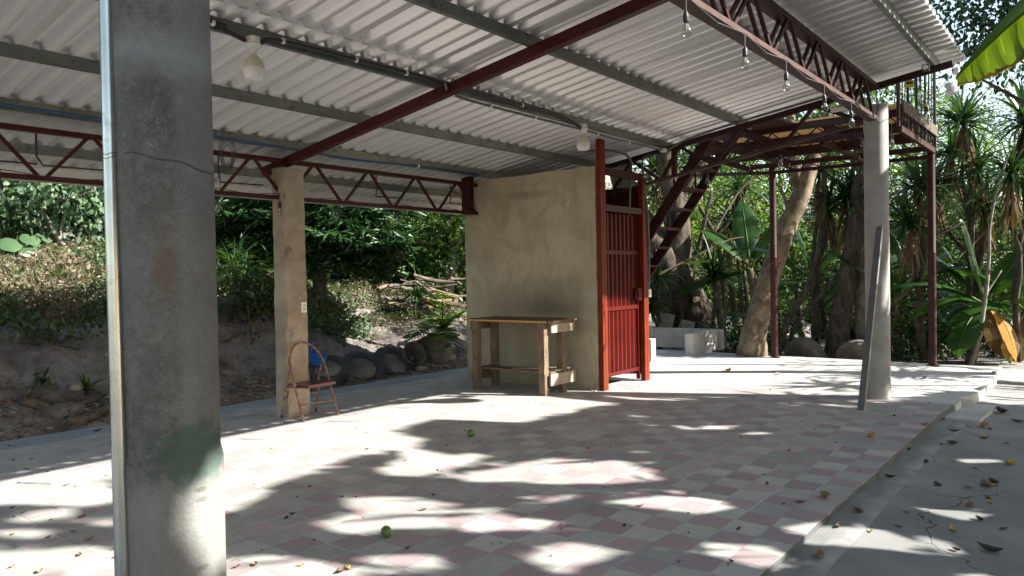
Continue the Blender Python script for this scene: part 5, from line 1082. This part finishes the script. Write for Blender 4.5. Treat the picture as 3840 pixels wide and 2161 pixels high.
banana((bb[0], bb[1], -.2), 1.0, [(dvec(-.7, .1, .7), 1.7, .48, 1.0), (dvec(-1, -.2, .3), 1.6, .46, 1.2), (dvec(.2, .2, 1), 1.7, .5, .7), (dvec(.6, -.4, .6), 1.6, .5, 1.1), (dvec(-.3, -.6, .4), 1.3, .42, 1.6), (dvec(-.5, -.3, -.5), .9, .36, 1.8, L_DEAD), (dvec(-.1, -.3, -.7), .8, .3, 1.8, L_DEAD)], 'banana plant with brown dead leaves at the right edge of the photo', 5)
bb = at(2260, 920, 15.2)
banana((bb[0], bb[1], -.2), 1.1, [(dvec(.5, .1, .7), 1.5, .5, .9), (dvec(.8, -.2, .4), 1.4, .5, 1.2), (dvec(.7, -.4, -.1), 1.2, .5, 1.4), (dvec(-.6, .1, .8), 1.6, .5, .9), (dvec(.3, -.3, -.4), 1.2, .46, 1.5), (dvec(0, .2, 1), 1.5, .46, .5)], 'dark banana plant directly behind the pale round column', 7)
bb = at(2055, 900, 16.6)
banana((bb[0], bb[1], -.2), 1.6, [(dvec(-.25, .1, 1), 1.7, .6, .4), (dvec(-.7, 0, .6), 1.8, .6, 1.0), (dvec(.5, .1, .9), 1.8, .6, .7), (dvec(.9, 0, .3), 1.6, .55, 1.1), (dvec(-.8, -.2, .0), 1.6, .5, 1.0), (dvec(.4, -.4, .1), 1.5, .5, 1.3)], 'tall banana plant between the leaning tree and the dark trunk', 9)
bb = at(1905, 880, 17.2)
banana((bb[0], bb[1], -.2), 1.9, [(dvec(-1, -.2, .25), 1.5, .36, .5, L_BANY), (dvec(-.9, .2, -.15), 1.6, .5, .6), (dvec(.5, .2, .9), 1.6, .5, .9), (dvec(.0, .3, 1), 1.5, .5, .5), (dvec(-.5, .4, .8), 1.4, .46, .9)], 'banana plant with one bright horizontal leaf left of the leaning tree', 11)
pb = at(1840, 885, 17.0); pb[2] = -.05
palm(pb+np.array([0, 0, .1]), [(dvec(-.6, .1, .8), 1.1), (dvec(.6, .1, .8), 1.1), (dvec(-.9, -.2, .4), 1.0), (dvec(.9, 0, .45), 1.0), (dvec(0, -.3, 1), 1.0), (dvec(.2, .4, .9), 1.0)], 'fan of bright palm fronds between the block wall and the leaning tree', ll=.5, lw=.05, mat=L_MID)
pb = at(2030, 900, 15.6); pb[2] = -.05
palm(pb+np.array([0, 0, .1]), [(dvec(-.9, -.2, .5), .95), (dvec(.9, -.1, .5), .95), (dvec(.5, -.3, .8), .9), (dvec(-.4, 0, .9), .9), (dvec(1, .2, .2), .9), (dvec(-.9, .3, .1), .9)], 'low grey green palm behind the half buried tyres', ll=.34, lw=.035, mat=L_GREY)
# shrub belt behind the terrace edge
for i, (x, y, dp, r, lab) in enumerate(((2290, 900, 14.6, .5, 'low leafy shrub between the pale column and the right maroon post'), (2370, 905, 14.9, .5, 'low leafy shrub at the foot of the right maroon post'), (2530, 900, 15.0, .5, 'low leafy shrub under the right edge banana plant'), (2200, 890, 16.0, .5, 'low leafy shrub hidden behind the pale round column'), (1870, 880, 16.2, .45, 'low leafy shrub at the left foot of the leaning tree'), (1960, 880, 16.4, .45, 'low leafy shrub at the right foot of the leaning tree'))):
    b = at(x, y, dp); b[2] = -.15; tree('shrub', lab, 'shrub', [(b, .02), (b+(0.02, 0, .4), .012)], [], [crown_clumps(b+np.array([0, 0, .35]), (r, r, .4), 46, 16, .1, .11, .45, r2)], M_BARK3, L_MID, 'shrubs at the terrace edge', 6)
# middle distance trees, lacy crowns
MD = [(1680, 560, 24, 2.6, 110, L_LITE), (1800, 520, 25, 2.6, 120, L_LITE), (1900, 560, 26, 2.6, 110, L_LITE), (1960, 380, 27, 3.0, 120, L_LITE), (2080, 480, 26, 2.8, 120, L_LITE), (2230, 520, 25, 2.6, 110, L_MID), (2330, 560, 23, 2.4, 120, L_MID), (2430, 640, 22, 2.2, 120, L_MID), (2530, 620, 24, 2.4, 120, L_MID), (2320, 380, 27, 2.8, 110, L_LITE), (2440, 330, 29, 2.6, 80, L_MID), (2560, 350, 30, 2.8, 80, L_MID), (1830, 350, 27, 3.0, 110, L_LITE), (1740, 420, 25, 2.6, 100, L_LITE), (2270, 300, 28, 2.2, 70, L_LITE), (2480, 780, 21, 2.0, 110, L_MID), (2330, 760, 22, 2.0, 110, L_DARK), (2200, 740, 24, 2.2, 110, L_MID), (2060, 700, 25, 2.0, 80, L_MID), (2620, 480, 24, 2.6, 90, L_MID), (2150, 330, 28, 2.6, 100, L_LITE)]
for i, (x, y, dp, r, n, mt) in enumerate(MD):
    n = int(n*(.78 if y < 470 else 1.0)); c = at(x, y, dp); gz_ = float(ground_h(np.array([[c[0]]]), np.array([[c[1]]]))[0, 0]); b = np.array([c[0]+r2.normal(0, .5), c[1]+r2.normal(0, .5), gz_-.2]); dr = c-b
    kind = {id(L_LITE): 'pale green lacy crowned tree in the bright gap beyond the terrace', id(L_MID): 'mid green loose crowned tree behind the banana plants', id(L_DARK): 'dark dense tree low behind the right maroon post'}[id(mt)]
    tree('woodland_tree', kind, 'tree', [(b, .13), (b+dr*.4+r2.normal(size=3)*.2, .11), (b+dr*.8+r2.normal(size=3)*.2, .07), (c+(0, 0, r*.4), .03)], [[(b+dr*(.4+.12*k), .05), (b+dr*(.55+.12*k)+r2.normal(size=3)*.5, .035), (c+r2.normal(size=3)*np.array([r, r, r*.7])*.55, .015)] for k in range(4)],
         [crown_clumps(c, (r, r, r*.72), n, 34, .26, .15, .4, r2, False, .2, None, .5)], M_BARK3, mt, 'woodland beyond the terrace', 9)
for i, (x, y, dp, lab) in enumerate(((12.2, -4.8, 6.4, 'tall spreading tree standing right of the raised deck'), (14.5, -3.4, 7.2, 'tall spreading tree behind the first one right of the deck'), (12.5, -7.5, 7.0, 'tall spreading tree farthest right of the deck'), (18.5, -5.5, 8.0, 'tall tree deepest in the wood right of the deck'))):
    b = np.array([x, y, -.9]); c = np.array([x, y, dp])
    tree('tall_tree', lab, 'tree', [(b, .26), (b*.6+c*.4+(.2, .1, 0), .21), (c, .12), (c+(0, .2, 1.6), .05)], [[(b*.5+c*.5, .1), (c+r2.normal(size=3)*1.4, .04)] for k in range(5)], [crown_clumps(c, (2.7, 2.7, 2.0), 90, 34, .34, .2, .42, r2)], M_BARK3, L_MID, 'tall trees right of the deck', 10)
# bigger overhanging crown at the top right and its dead leaf
tb_ = at(2660, 930, 11.5); 
tree('broad_leaf_tree', 'broad leaved tree hanging over the roof corner at the top right', 'tree', [((tb_[0], tb_[1]-.6, -.3), .2), (at(2680, 500, 11.2), .17), (at(2640, 150, 10.8), .13), (at(2600, -150, 10.5), .1)], [[(at(2640, 160, 10.8), .06), (at(2560, 90, 10.9), .04), (at(2460, 60, 11), .02), (at(2380, 90, 11), .01)], [(at(2660, 320, 11), .05), (at(2560, 250, 11), .03), (at(2450, 190, 11), .012)], [(at(2610, -100, 10.5), .05), (at(2480, -60, 10.8), .03), (at(2330, -40, 11), .015)], [(at(2560, 90, 10.9), .025), (at(2530, 0, 11), .02), (at(2500, -60, 11), .01)]],
     cl([(2380, 30, 11, .35, 14), (2430, 80, 11, .38, 16), (2400, 130, 11, .3, 10), (2470, 20, 11, .4, 18), (2530, 60, 11, .45, 20), (2480, 120, 11.2, .35, 12), (2560, 130, 11, .4, 14), (2570, 10, 11, .4, 18), (2440, 180, 11.2, .28, 8), (2520, 190, 11.5, .3, 8), (2340, -20, 11, .4, 14), (2430, -40, 11, .45, 16), (2520, -60, 11, .5, 16), (2620, 60, 11, .5, 16)], 9, .13, .105, .55, r2, True, .7), M_BARK3, L_DARK, gr, 12)
bl = at(2700, 60, 8.3)
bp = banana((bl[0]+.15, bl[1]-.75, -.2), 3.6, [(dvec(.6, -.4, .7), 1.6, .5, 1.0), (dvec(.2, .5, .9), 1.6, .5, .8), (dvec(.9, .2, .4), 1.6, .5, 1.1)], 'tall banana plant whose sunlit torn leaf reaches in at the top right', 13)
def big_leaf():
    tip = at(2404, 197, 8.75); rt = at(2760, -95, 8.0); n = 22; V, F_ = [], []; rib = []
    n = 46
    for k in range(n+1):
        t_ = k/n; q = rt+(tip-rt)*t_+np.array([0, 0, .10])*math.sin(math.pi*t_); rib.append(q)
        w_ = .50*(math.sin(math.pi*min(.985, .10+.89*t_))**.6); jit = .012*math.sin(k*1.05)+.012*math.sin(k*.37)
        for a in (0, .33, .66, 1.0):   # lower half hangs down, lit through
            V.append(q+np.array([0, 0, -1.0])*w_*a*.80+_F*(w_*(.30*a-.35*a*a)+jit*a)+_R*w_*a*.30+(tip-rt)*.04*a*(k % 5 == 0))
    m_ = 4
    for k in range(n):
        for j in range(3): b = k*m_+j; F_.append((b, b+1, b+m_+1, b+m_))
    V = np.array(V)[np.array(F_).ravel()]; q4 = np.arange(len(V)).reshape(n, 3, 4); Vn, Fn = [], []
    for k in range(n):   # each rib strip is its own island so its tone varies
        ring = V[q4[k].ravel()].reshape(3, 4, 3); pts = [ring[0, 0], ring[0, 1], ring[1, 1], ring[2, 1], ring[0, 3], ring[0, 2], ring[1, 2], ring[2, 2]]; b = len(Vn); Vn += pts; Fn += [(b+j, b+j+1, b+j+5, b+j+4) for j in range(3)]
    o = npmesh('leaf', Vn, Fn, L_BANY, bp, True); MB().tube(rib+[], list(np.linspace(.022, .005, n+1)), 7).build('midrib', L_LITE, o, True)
    V, F_ = [], []
    for k in range(n+1):
        t_ = k/n; q = rib[k]; w_ = .40*(math.sin(math.pi*min(.985, .10+.89*t_))**.6)
        for a in (0, .33, .66, 1.0): V.append(q+np.array([0, 0, 1.0])*w_*(.75*a-.25*a*a)-_F*(w_*(.55*a))+_R*w_*a*-.05+np.array([0, 0, .004]))
    for k in range(n):
        for j in range(3): b = k*m_+j; F_.append((b, b+m_, b+m_+1, b+1))
    npmesh('leaf_half', V, F_, L_GREY, o, True)  # upper half in shade: its duller look put into the leaf colour
    V, F_ = [], []
    for k in range(12, n+1):   # withered margin
        t_ = k/n; q = rib[k]; w_ = .50*(math.sin(math.pi*min(.985, .10+.89*t_))**.6); e0 = .97-.16*abs(math.sin(k*.31)*math.sin(k*1.3+.4))
        for a in (e0, 1.03): V.append(q+np.array([0, 0, -1.0])*w_*a*.80+_F*(w_*(.30*a-.35*a*a)-.006)+_R*w_*a*.30)
    for k in range(n-12): b = k*2; F_.append((b, b+1, b+3, b+2))
    npmesh('withered_edge', V, F_, L_ORNG, o)
big_leaf()
dl_o = at(2180, -12, 7.4); V, F_, _ = blade(dl_o+_R*(-.25), _R+np.array([0, 0, -.05]), .5, .16, .3, r2, .1, .4, 10); o = npmesh('hanging_dead_leaf', V, F_, L_DEAD, None, True, dl_o); tag(o, 'curled brown dead leaf hanging at the top edge under the roof', 'leaf')
# far wooded hillside: one mass
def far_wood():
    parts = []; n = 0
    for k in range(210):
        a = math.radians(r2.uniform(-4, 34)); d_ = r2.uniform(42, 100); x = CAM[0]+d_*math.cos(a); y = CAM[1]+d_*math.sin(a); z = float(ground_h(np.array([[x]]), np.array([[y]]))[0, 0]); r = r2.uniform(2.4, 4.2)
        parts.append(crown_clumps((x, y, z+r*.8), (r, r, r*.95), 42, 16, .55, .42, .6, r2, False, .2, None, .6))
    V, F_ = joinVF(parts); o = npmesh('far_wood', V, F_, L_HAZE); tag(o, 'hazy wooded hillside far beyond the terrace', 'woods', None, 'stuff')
    parts = []
    for k in range(120):
        a = math.radians(r2.uniform(38, 80)); d_ = r2.uniform(19, 42); x = CAM[0]+d_*math.cos(a); y = CAM[1]+d_*math.sin(a); z = float(ground_h(np.array([[x]]), np.array([[y]]))[0, 0]); r = r2.uniform(1.6, 2.8)
        parts.append(crown_clumps((x, y, z+r*r2.uniform(.6, 1.6)), (r, r, r*.9), 50, 22, .36, .22, .5, r2, False, .2, None, .6))
    V, F_ = joinVF(parts); o = npmesh('hillside_wood', V, F_, L_MID); tag(o, 'thick green woodland rising behind the earth bank', 'woods', None, 'stuff')
far_wood()

# ------------------------------------------------------------------ shade trees beside the apron (they throw the dappled light on the floor)
def fpoly(pts): return np.array([on_floor(x, y)[:2] for x, y in pts])
LITP = [fpoly(p) for p in (
    [(1037, 1130), (1130, 1150), (1240, 1138), (1110, 1183), (1000, 1200), (980, 1190)],
    [(1185, 1190), (1110, 1206), (1250, 1183), (1330, 1163), (1470, 1158), (1560, 1160), (1600, 1180), (1640, 1208), (1560, 1212), (1380, 1217), (1290, 1206), (1150, 1210)],
    [(870, 1262), (960, 1250), (1050, 1254), (1110, 1270), (1240, 1287), (1100, 1291), (960, 1291), (915, 1285)],
    [(775, 1330), (850, 1303), (1010, 1298), (1100, 1309), (1250, 1299), (1350, 1309), (1440, 1326), (1330, 1332), (1100, 1322), (960, 1327), (860, 1338)],
    [(1320, 1252), (1350, 1240), (1400, 1250), (1370, 1262), (1290, 1268)], [(1500, 1262), (1700, 1250), (1790, 1254), (1850, 1292), (1780, 1292), (1640, 1272)],
    [(1340, 1400), (1430, 1378), (1545, 1368), (1525, 1400), (1450, 1418), (1370, 1417)], [(1775, 1373), (1830, 1363), (1970, 1393), (1955, 1422), (1900, 1422)],
    [(870, 1422), (960, 1403), (1050, 1408), (1105, 1436), (1050, 1442), (960, 1427)], [(560, 1343), (645, 1352), (560, 1367)], [(590, 1308), (635, 1322), (600, 1332)],
    [(480, 1470), (520, 1418), (700, 1398), (800, 1418), (880, 1470)], [(1388, 1425), (1455, 1430), (1440, 1440), (1395, 1438)],
    [(0, 1215), (140, 1183), (150, 1193), (243, 1188), (243, 1230), (312, 1240), (240, 1272), (100, 1268), (0, 1266), (-120, 1270), (-120, 1235)],
    [(170, 1176), (285, 1160), (400, 1155), (400, 1180), (215, 1181)], [(30, 1310), (100, 1284), (185, 1279), (135, 1301), (60, 1313)], [(262, 1317), (300, 1294), (375, 1300), (370, 1317)], [(-30, 1324), (90, 1338), (145, 1350), (50, 1348), (-30, 1340)],
    [(-100, 1385), (60, 1393), (105, 1410), (150, 1373), (260, 1383), (300, 1413), (460, 1408), (460, 1520), (-100, 1520)], [(190, 1342), (250, 1340), (315, 1352), (280, 1358)],
    [(1990, 1332), (2050, 1318), (2130, 1313), (2300, 1330), (2220, 1352), (2050, 1352)], [(2275, 1258), (2310, 1248), (2445, 1268), (2380, 1282)], [(2300, 1350), (2440, 1355), (2570, 1377), (2400, 1372)], [(2515, 1222), (2600, 1238), (2600, 1262)], [(2240, 1192), (2330, 1196), (2290, 1208)], [(2400, 1130), (2480, 1128), (2500, 1145), (2420, 1148)], [(2340, 1420), (2450, 1415), (2576, 1440), (2400, 1440)],
    [(1960, 1133), (2040, 1131), (2060, 1140), (1990, 1143)], [(2040, 1012), (2150, 1012), (2200, 1019), (2100, 1022)])]
th_ = np.linspace(0, 2*math.pi, 14, endpoint=False)
LITP.append(np.stack([-9.74+.15*np.cos(th_)-.10*np.sin(th_), 1.25+.24*np.sin(th_)+.05*np.cos(th_)], 1))
SHADE = np.concatenate([fpoly([(-160, 1225), (0, 1217), (250, 1172), (400, 1250), (560, 1310), (600, 1262), (690, 1212), (760, 1195), (850, 1155), (945, 1130), (1035, 1128), (1062, 1106), (960, 1086), (1090, 1052), (1300, 1062), (1480, 1020), (1570, 1003), (1900, 1012), (2185, 1012)]), np.array([(-.2, -.05), (1.2, -.6), (1.3, -6), (-15, -6), (-15, 2.5)])])
SHADE2 = np.array([(-3.3, 5.05), (-0.75, 5.15), (-0.3, 6.0), (-0.3, 8.6), (-4.2, 8.6)])
def inpoly(P, poly):
    x, y = P[:, 0], P[:, 1]; ins = np.zeros(len(P), bool); n = len(poly)
    for i in range(n):
        x0, y0 = poly[i]; x1, y1 = poly[(i+1) % n]
        if y0 == y1: continue
        c = ((y0 > y) != (y1 > y)) & (x < (x1-x0)*(y-y0)/(y1-y0)+x0); ins ^= c
    return ins
def onscreen(P):
    d = P-CAM; t_ = d@_F; X_ = 1288+FPX*(d@_R)/np.maximum(t_, .01); Y2 = 724.8-FPX*(d@_U)/np.maximum(t_, .01)
    return (t_ > 0.05) & (X_ > -40) & (X_ < 2590) & (Y2 > -60) & (Y2 < 1500)
def footprint_ok(V, per):
    """keep leaves whose shadow stays inside the shaded ground and off the sun flecks"""
    ok = np.ones(len(V)//per, bool); Q = V.reshape(-1, per, 3); ext = np.concatenate([Q, (Q+np.roll(Q, 1, 1))/2, Q.mean(1, keepdims=True)], 1); m = ext.shape[1]
    P = ext.reshape(-1, 3); g2 = P[:, :2]-SUND[:2]*(P[:, 2:3]/SUND[2]); low = P[:, :2]-SUND[:2]*((P[:, 2:3]+.135)/SUND[2])
    g2 = np.where((low[:, 1:2] < -.8), low, g2)
    bad = ~(inpoly(g2, SHADE) | inpoly(g2, SHADE2))
    for q in LITP: bad |= inpoly(g2, q)
    bad |= onscreen(P) | (P[:, 2] < 1.9)
    return ~bad.reshape(-1, m).any(1)
r3 = np.random.default_rng(303); TR = [(-11.0, -8.0), (-7.2, -8.8), (-3.6, -7.8), (-0.2, -8.4), (3.0, -7.6)]
TRL = ['shade tree with a dense low crown behind the photographer', 'shade tree leaning over the concrete apron beside the thick column', 'shade tree on the open side of the apron opposite the chair', 'shade tree on the open side of the apron opposite the storage room', 'shade tree beyond the apron opposite the raised deck']
acc = [[] for _ in TR]
for (n, lo, hi, ratio) in ((9000, .5, .95, .42), (16000, .22, .5, .42), (26000, .10, .24, .5)):
    fx = r3.uniform(-13, 1.2, n); fy = r3.uniform(-5.5, 4.4, n); q_ = r3.random(n) < .16; fx = np.where(q_, r3.uniform(-4.2, -.3, n), fx); fy = np.where(q_, r3.uniform(5, 8.6, n), fy); smin = np.maximum((fy+5.0)/-SUND[1], 3.4); s_ = smin+r3.random(n)*3.6
    c = np.stack([fx, fy, np.zeros(n)], 1)+SUND*s_[:, None]; d = r3.normal(size=(n, 3))+np.array([0, 0, -.35]); V, F_ = leaf_quads(c, d, r3.uniform(lo, hi, n), ratio, .06, r3, SUND*.9)
    ok = footprint_ok(V, 4) & ~((fx > -4.6) & (fy > -.5) & (fy < 3.2) & (vnoise(fx*.9-fy*1.1, fx*2.2+fy*1.6, 1.0, 71) < -.055+.05*r3.normal(size=n))); Q = V.reshape(-1, 4, 3)[ok]
    w_ = np.argmin(np.stack([np.hypot(Q[:, 0, 0]-x, Q[:, 0, 1]-y) for x, y in TR]), 0)
    for k in range(len(TR)): acc[k].append(Q[w_ == k])
n = 110; fx = r3.uniform(-9.5, -1.0, n); fy = r3.uniform(-.6, 2.8, n); s_ = np.maximum((fy+5.0)/-SUND[1], 3.4)+r3.random(n)*2
kp = inpoly(np.stack([fx, fy], 1), SHADE); fx, fy, s_ = fx[kp], fy[kp], s_[kp]; n = len(fx)
V, F_ = leaf_quads(np.stack([fx, fy, np.zeros(n)], 1)+SUND*s_[:, None], r3.normal(size=(n, 3))*.5+_R*1.0+np.array([0, 0, -.3]), r3.uniform(.3, .9, n), .10, .04, r3); Q = V.reshape(-1, 4, 3); Q = Q[~onscreen(V).reshape(-1, 4).any(1)]; acc[1].append(Q[Q[:, 0, 0] < -4]); acc[2].append(Q[Q[:, 0, 0] >= -4])
n = 800; fx = r3.uniform(-1.0, 4.6, n); fy = r3.uniform(-3.4, 2.4, n); kp = (vnoise(fx, fy*2.2, .9, 61) > .0) & (fy < 1.9+.2*fx); fx, fy = fx[kp], fy[kp]; n = len(fx); s_ = np.maximum((fy+4.2)/-SUND[1], 3.0)+r3.random(n)*3
V, F_ = leaf_quads(np.stack([fx, fy, np.full(n, -.05)], 1)+SUND*s_[:, None], r3.normal(size=(n, 3))+np.array([.5, .2, -.2]), r3.uniform(.12, .5, n), .2, .05, r3); Q = V.reshape(-1, 4, 3); Q = Q[~onscreen(V).reshape(-1, 4).any(1)]; w_ = (Q[:, 0, 0] > 2.6).astype(int)+3
for k in (3, 4): acc[k].append(Q[w_ == k])
for k, (x, y) in enumerate(TR):
    Q = np.concatenate(acc[k]); V = Q.reshape(-1, 3); N = len(Q); i = np.arange(N)[:, None]*4; F_ = np.concatenate([np.concatenate([i, i+1, i+2], 1), np.concatenate([i, i+2, i+3], 1)], 0); ctr = Q.mean((0, 1))
    tree('shade_tree', TRL[k], 'tree', [((x, y-1.2, -.4), .2), ((x+.1, y-1.0, 1.5), .17), ((x, y-.6, 3.2), .14), (ctr+(0, -.9, .6), .09), (ctr+(0, -.4, 1.4), .04)], [], [(V, F_)], M_BARK2, L_MID, 'shade trees beside the apron', 12)
# thin strap leaves over the terrace: streaky shade
hd = [(4.2, -3.6, 2.6), (3.2, -4.2, 3.4), (5.0, -4.4, 3.2), (2.2, -5.0, 3.9), (6.0, -3.8, 2.9)]
yucca((3.6, -4.6, -.2), hd, 'large strap leaved tree standing beside the terrace outside the photo', 'strap leaved trees', .95, .05, 90, 0)

# ------------------------------------------------------------------ fallen leaves
def curl_leaf(seed, L):
    rg = np.random.default_rng(seed); V, F_ = [], []; n, m = 7, 4; cx, cy = rg.uniform(1.2, 3.2), rg.uniform(.5, 2.0)
    for i in range(n+1):
        t_ = i/n; w_ = L*.24*math.sin(math.pi*min(.98, .03+t_))**.7
        for j in range(m+1):
            a = (j/m-.5)*2; V.append(((t_-.5)*L, a*w_, .004+abs(a)**1.6*w_*cy*.5+((t_-.5)**2)*L*cx*.35+rg.normal(0, .002)))
    F_ = [(i*(m+1)+j, i*(m+1)+j+1, (i+1)*(m+1)+j+1, (i+1)*(m+1)+j) for i in range(n) for j in range(m)]
    b = len(V); V += [(-.5*L, -.002, .01+cx*.09*L), (-.5*L, .002, .01+cx*.09*L), (-.72*L, .002, .03), (-.72*L, -.002, .03)]; F_.append((b, b+1, b+2, b+3)); return np.array(V), np.array(F_)
M_FL = [plain('fallen_leaf_brown', (0.13, 0.075, 0.04), .8, 0, .4, 30), plain('fallen_leaf_tan', (0.26, 0.17, 0.09), .8, 0, .3, 30), plain('fallen_leaf_yellow', (0.42, 0.29, 0.035), .7, 0, .35, 25), plain('fallen_leaf_dark', (0.05, 0.035, 0.025), .8, 0, .3, 30)]
NAMES = ['brown', 'tan', 'yellow', 'dark']
protos = {}
def leaf_at(px, py, z, L, k, rz):
    p = on_floor(px, py, z)
    if z < -.05: p = on_floor(px, py, float(apron_z(p[0], p[1]))); p[2] = float(apron_h(np.array([p[0]]), np.array([p[1]]))[0])
    key = (k, int(rz*10) % 3)
    if key not in protos:
        V, F_ = curl_leaf(k*7+key[1], 1.0); me = bpy.data.meshes.new('fallen_leaf'); me.from_pydata(V.tolist(), [], F_.tolist()); me.polygons.foreach_set('use_smooth', [True]*len(me.polygons)); me.materials.append(M_FL[k]); protos[key] = me
    o = bpy.data.objects.new('fallen_leaf', protos[key]); COL.objects.link(o); o.location = [float(v) for v in p+np.array([0, 0, .002])]; o.scale = (L, L, L); o.rotation_euler = (0, 0, rz)
    wh = 'concrete apron' if z < -.05 else ('plain terrace' if p[0] > 0 else 'tiled floor')
    tag(o, f'{NAMES[k]} curled fallen leaf lying on the {wh}', 'leaf', f'{NAMES[k]} fallen leaves on the {wh}')
AZ = -.1001
for px, py, z, L, k, rz in ((2075, 1252, 0, .15, 1, .4), (2013, 1265, 0, .08, 0, 2), (2192, 1099, 0, .15, 2, .1), (2193, 1213, AZ, .16, 1, 2.2), (2475, 1077, AZ, .20, 1, -.2), (2478, 1222, AZ, .15, 0, .3), (2500, 1217, AZ, .14, 3, .5), (2440, 1275, AZ, .11, 1, .3), (2060, 1412, AZ, .14, 1, .3), (2490, 1392, AZ, .15, 3, 1.2), (2405, 1388, AZ, .06, 0, 1), (2350, 1022, AZ, .13, 0, .2), (2368, 1062, AZ, .12, 0, .6), (2395, 1122, AZ, .12, 0, 1), (2285, 1140, AZ, .1, 3, .3), (2305, 1118, AZ, .07, 2, .8), (2520, 1040, AZ, .25, 3, .5), (2560, 1062, AZ, .16, 3, 1), (2450, 1012, AZ, .18, 0, -.2), (2430, 990, AZ, .12, 0, .1), (2325, 1070, 0, .11, 1, 2.6), (2250, 1047, 0, .07, 3, .4), (1985, 1135, 0, .06, 1, .2), (2050, 1082, 0, .06, 2, .2), (1930, 1218, 0, .06, 0, .3), (1832, 934, 0, .22, 2, .25), (1958, 943, 0, .13, 1, .1), (2325, 953, 0, .16, 0, .2), (2500, 940, 0, .14, 1, .1), (2540, 1170, AZ, .16, 2, -.3), (2240, 1088, AZ, .07, 3, .2), (2330, 1170, AZ, .09, 3, .2), (2190, 1345, AZ, .05, 2, .6), (2110, 1335, AZ, .08, 1, .2), (2260, 1330, AZ, .06, 0, 1.2), (2400, 1092, AZ, .1, 3, 1.8), (2310, 1090, AZ, .1, 0, 2.4), (1170, 1085, 0, .04, 3, 0),
    (298, 1380, 0, .07, 0, .3), (345, 1320, 0, .09, 0, .8), (300, 1402, 0, .06, 1, .3), (370, 1385, 0, .07, 1, 2), (200, 1398, 0, .06, 0, 1.2), (225, 1360, 0, .07, 1, .3), (370, 1376, 0, .05, 0, .2), (30, 1280, 0, .05, 3, .3), (245, 1085, -.025, .13, 3, .4), (120, 1188, 0, .05, 3, .2), (60, 1290, 0, .06, 0, .3), (330, 1220, 0, .07, 0, .4), (30, 1428, 0, .05, 1, .8), (100, 1440, 0, .06, 1, 1), (205, 1302, 0, .07, 0, .3), (860, 1438, 0, .09, 0, .6), (595, 1428, 0, .05, 0, .3), (880, 1432, 0, .05, 2, .9), (1025, 1380, 0, .05, 0, .2), (560, 1170, 0, .04, 3, .1), (860, 1252, 0, .05, 3, .4), (720, 1305, 0, .06, 3, .7), (1570, 1325, 0, .05, 3, .3), (1090, 1247, 0, .05, 3, 1.3), (1480, 1130, 0, .04, 3, .3)):
    leaf_at(px, py, z, L, k, rz)
for q in range(52):
    if q % 2: leaf_at(r3.uniform(2150, 2576), r3.uniform(960, 1440), AZ, r3.uniform(.05, .11), int(r3.integers(0, 4)), r3.uniform(0, 6)) if True else None
    else: leaf_at(r3.uniform(0, 280) if q % 4 else r3.uniform(560, 2000), r3.uniform(1120, 1440), 0, r3.uniform(.03, .06), int(r3.integers(0, 4)), r3.uniform(0, 6))
n = 260; sx_ = r3.uniform(-9, 4, n); sy_ = r3.uniform(-.75, 5.8, n); V, F_ = leaf_quads(np.stack([sx_, sy_, np.full(n, .006)], 1), r3.normal(size=(n, 3))*np.array([1, 1, .3])+np.array([0, 0, .2]), r3.uniform(.012, .03, n), .6, .25, r3)
tag(npmesh('seed_specks', V, F_, M_FL[3]), 'tiny dark seeds and bits of debris sprinkled over the floor', 'debris', None, 'stuff')
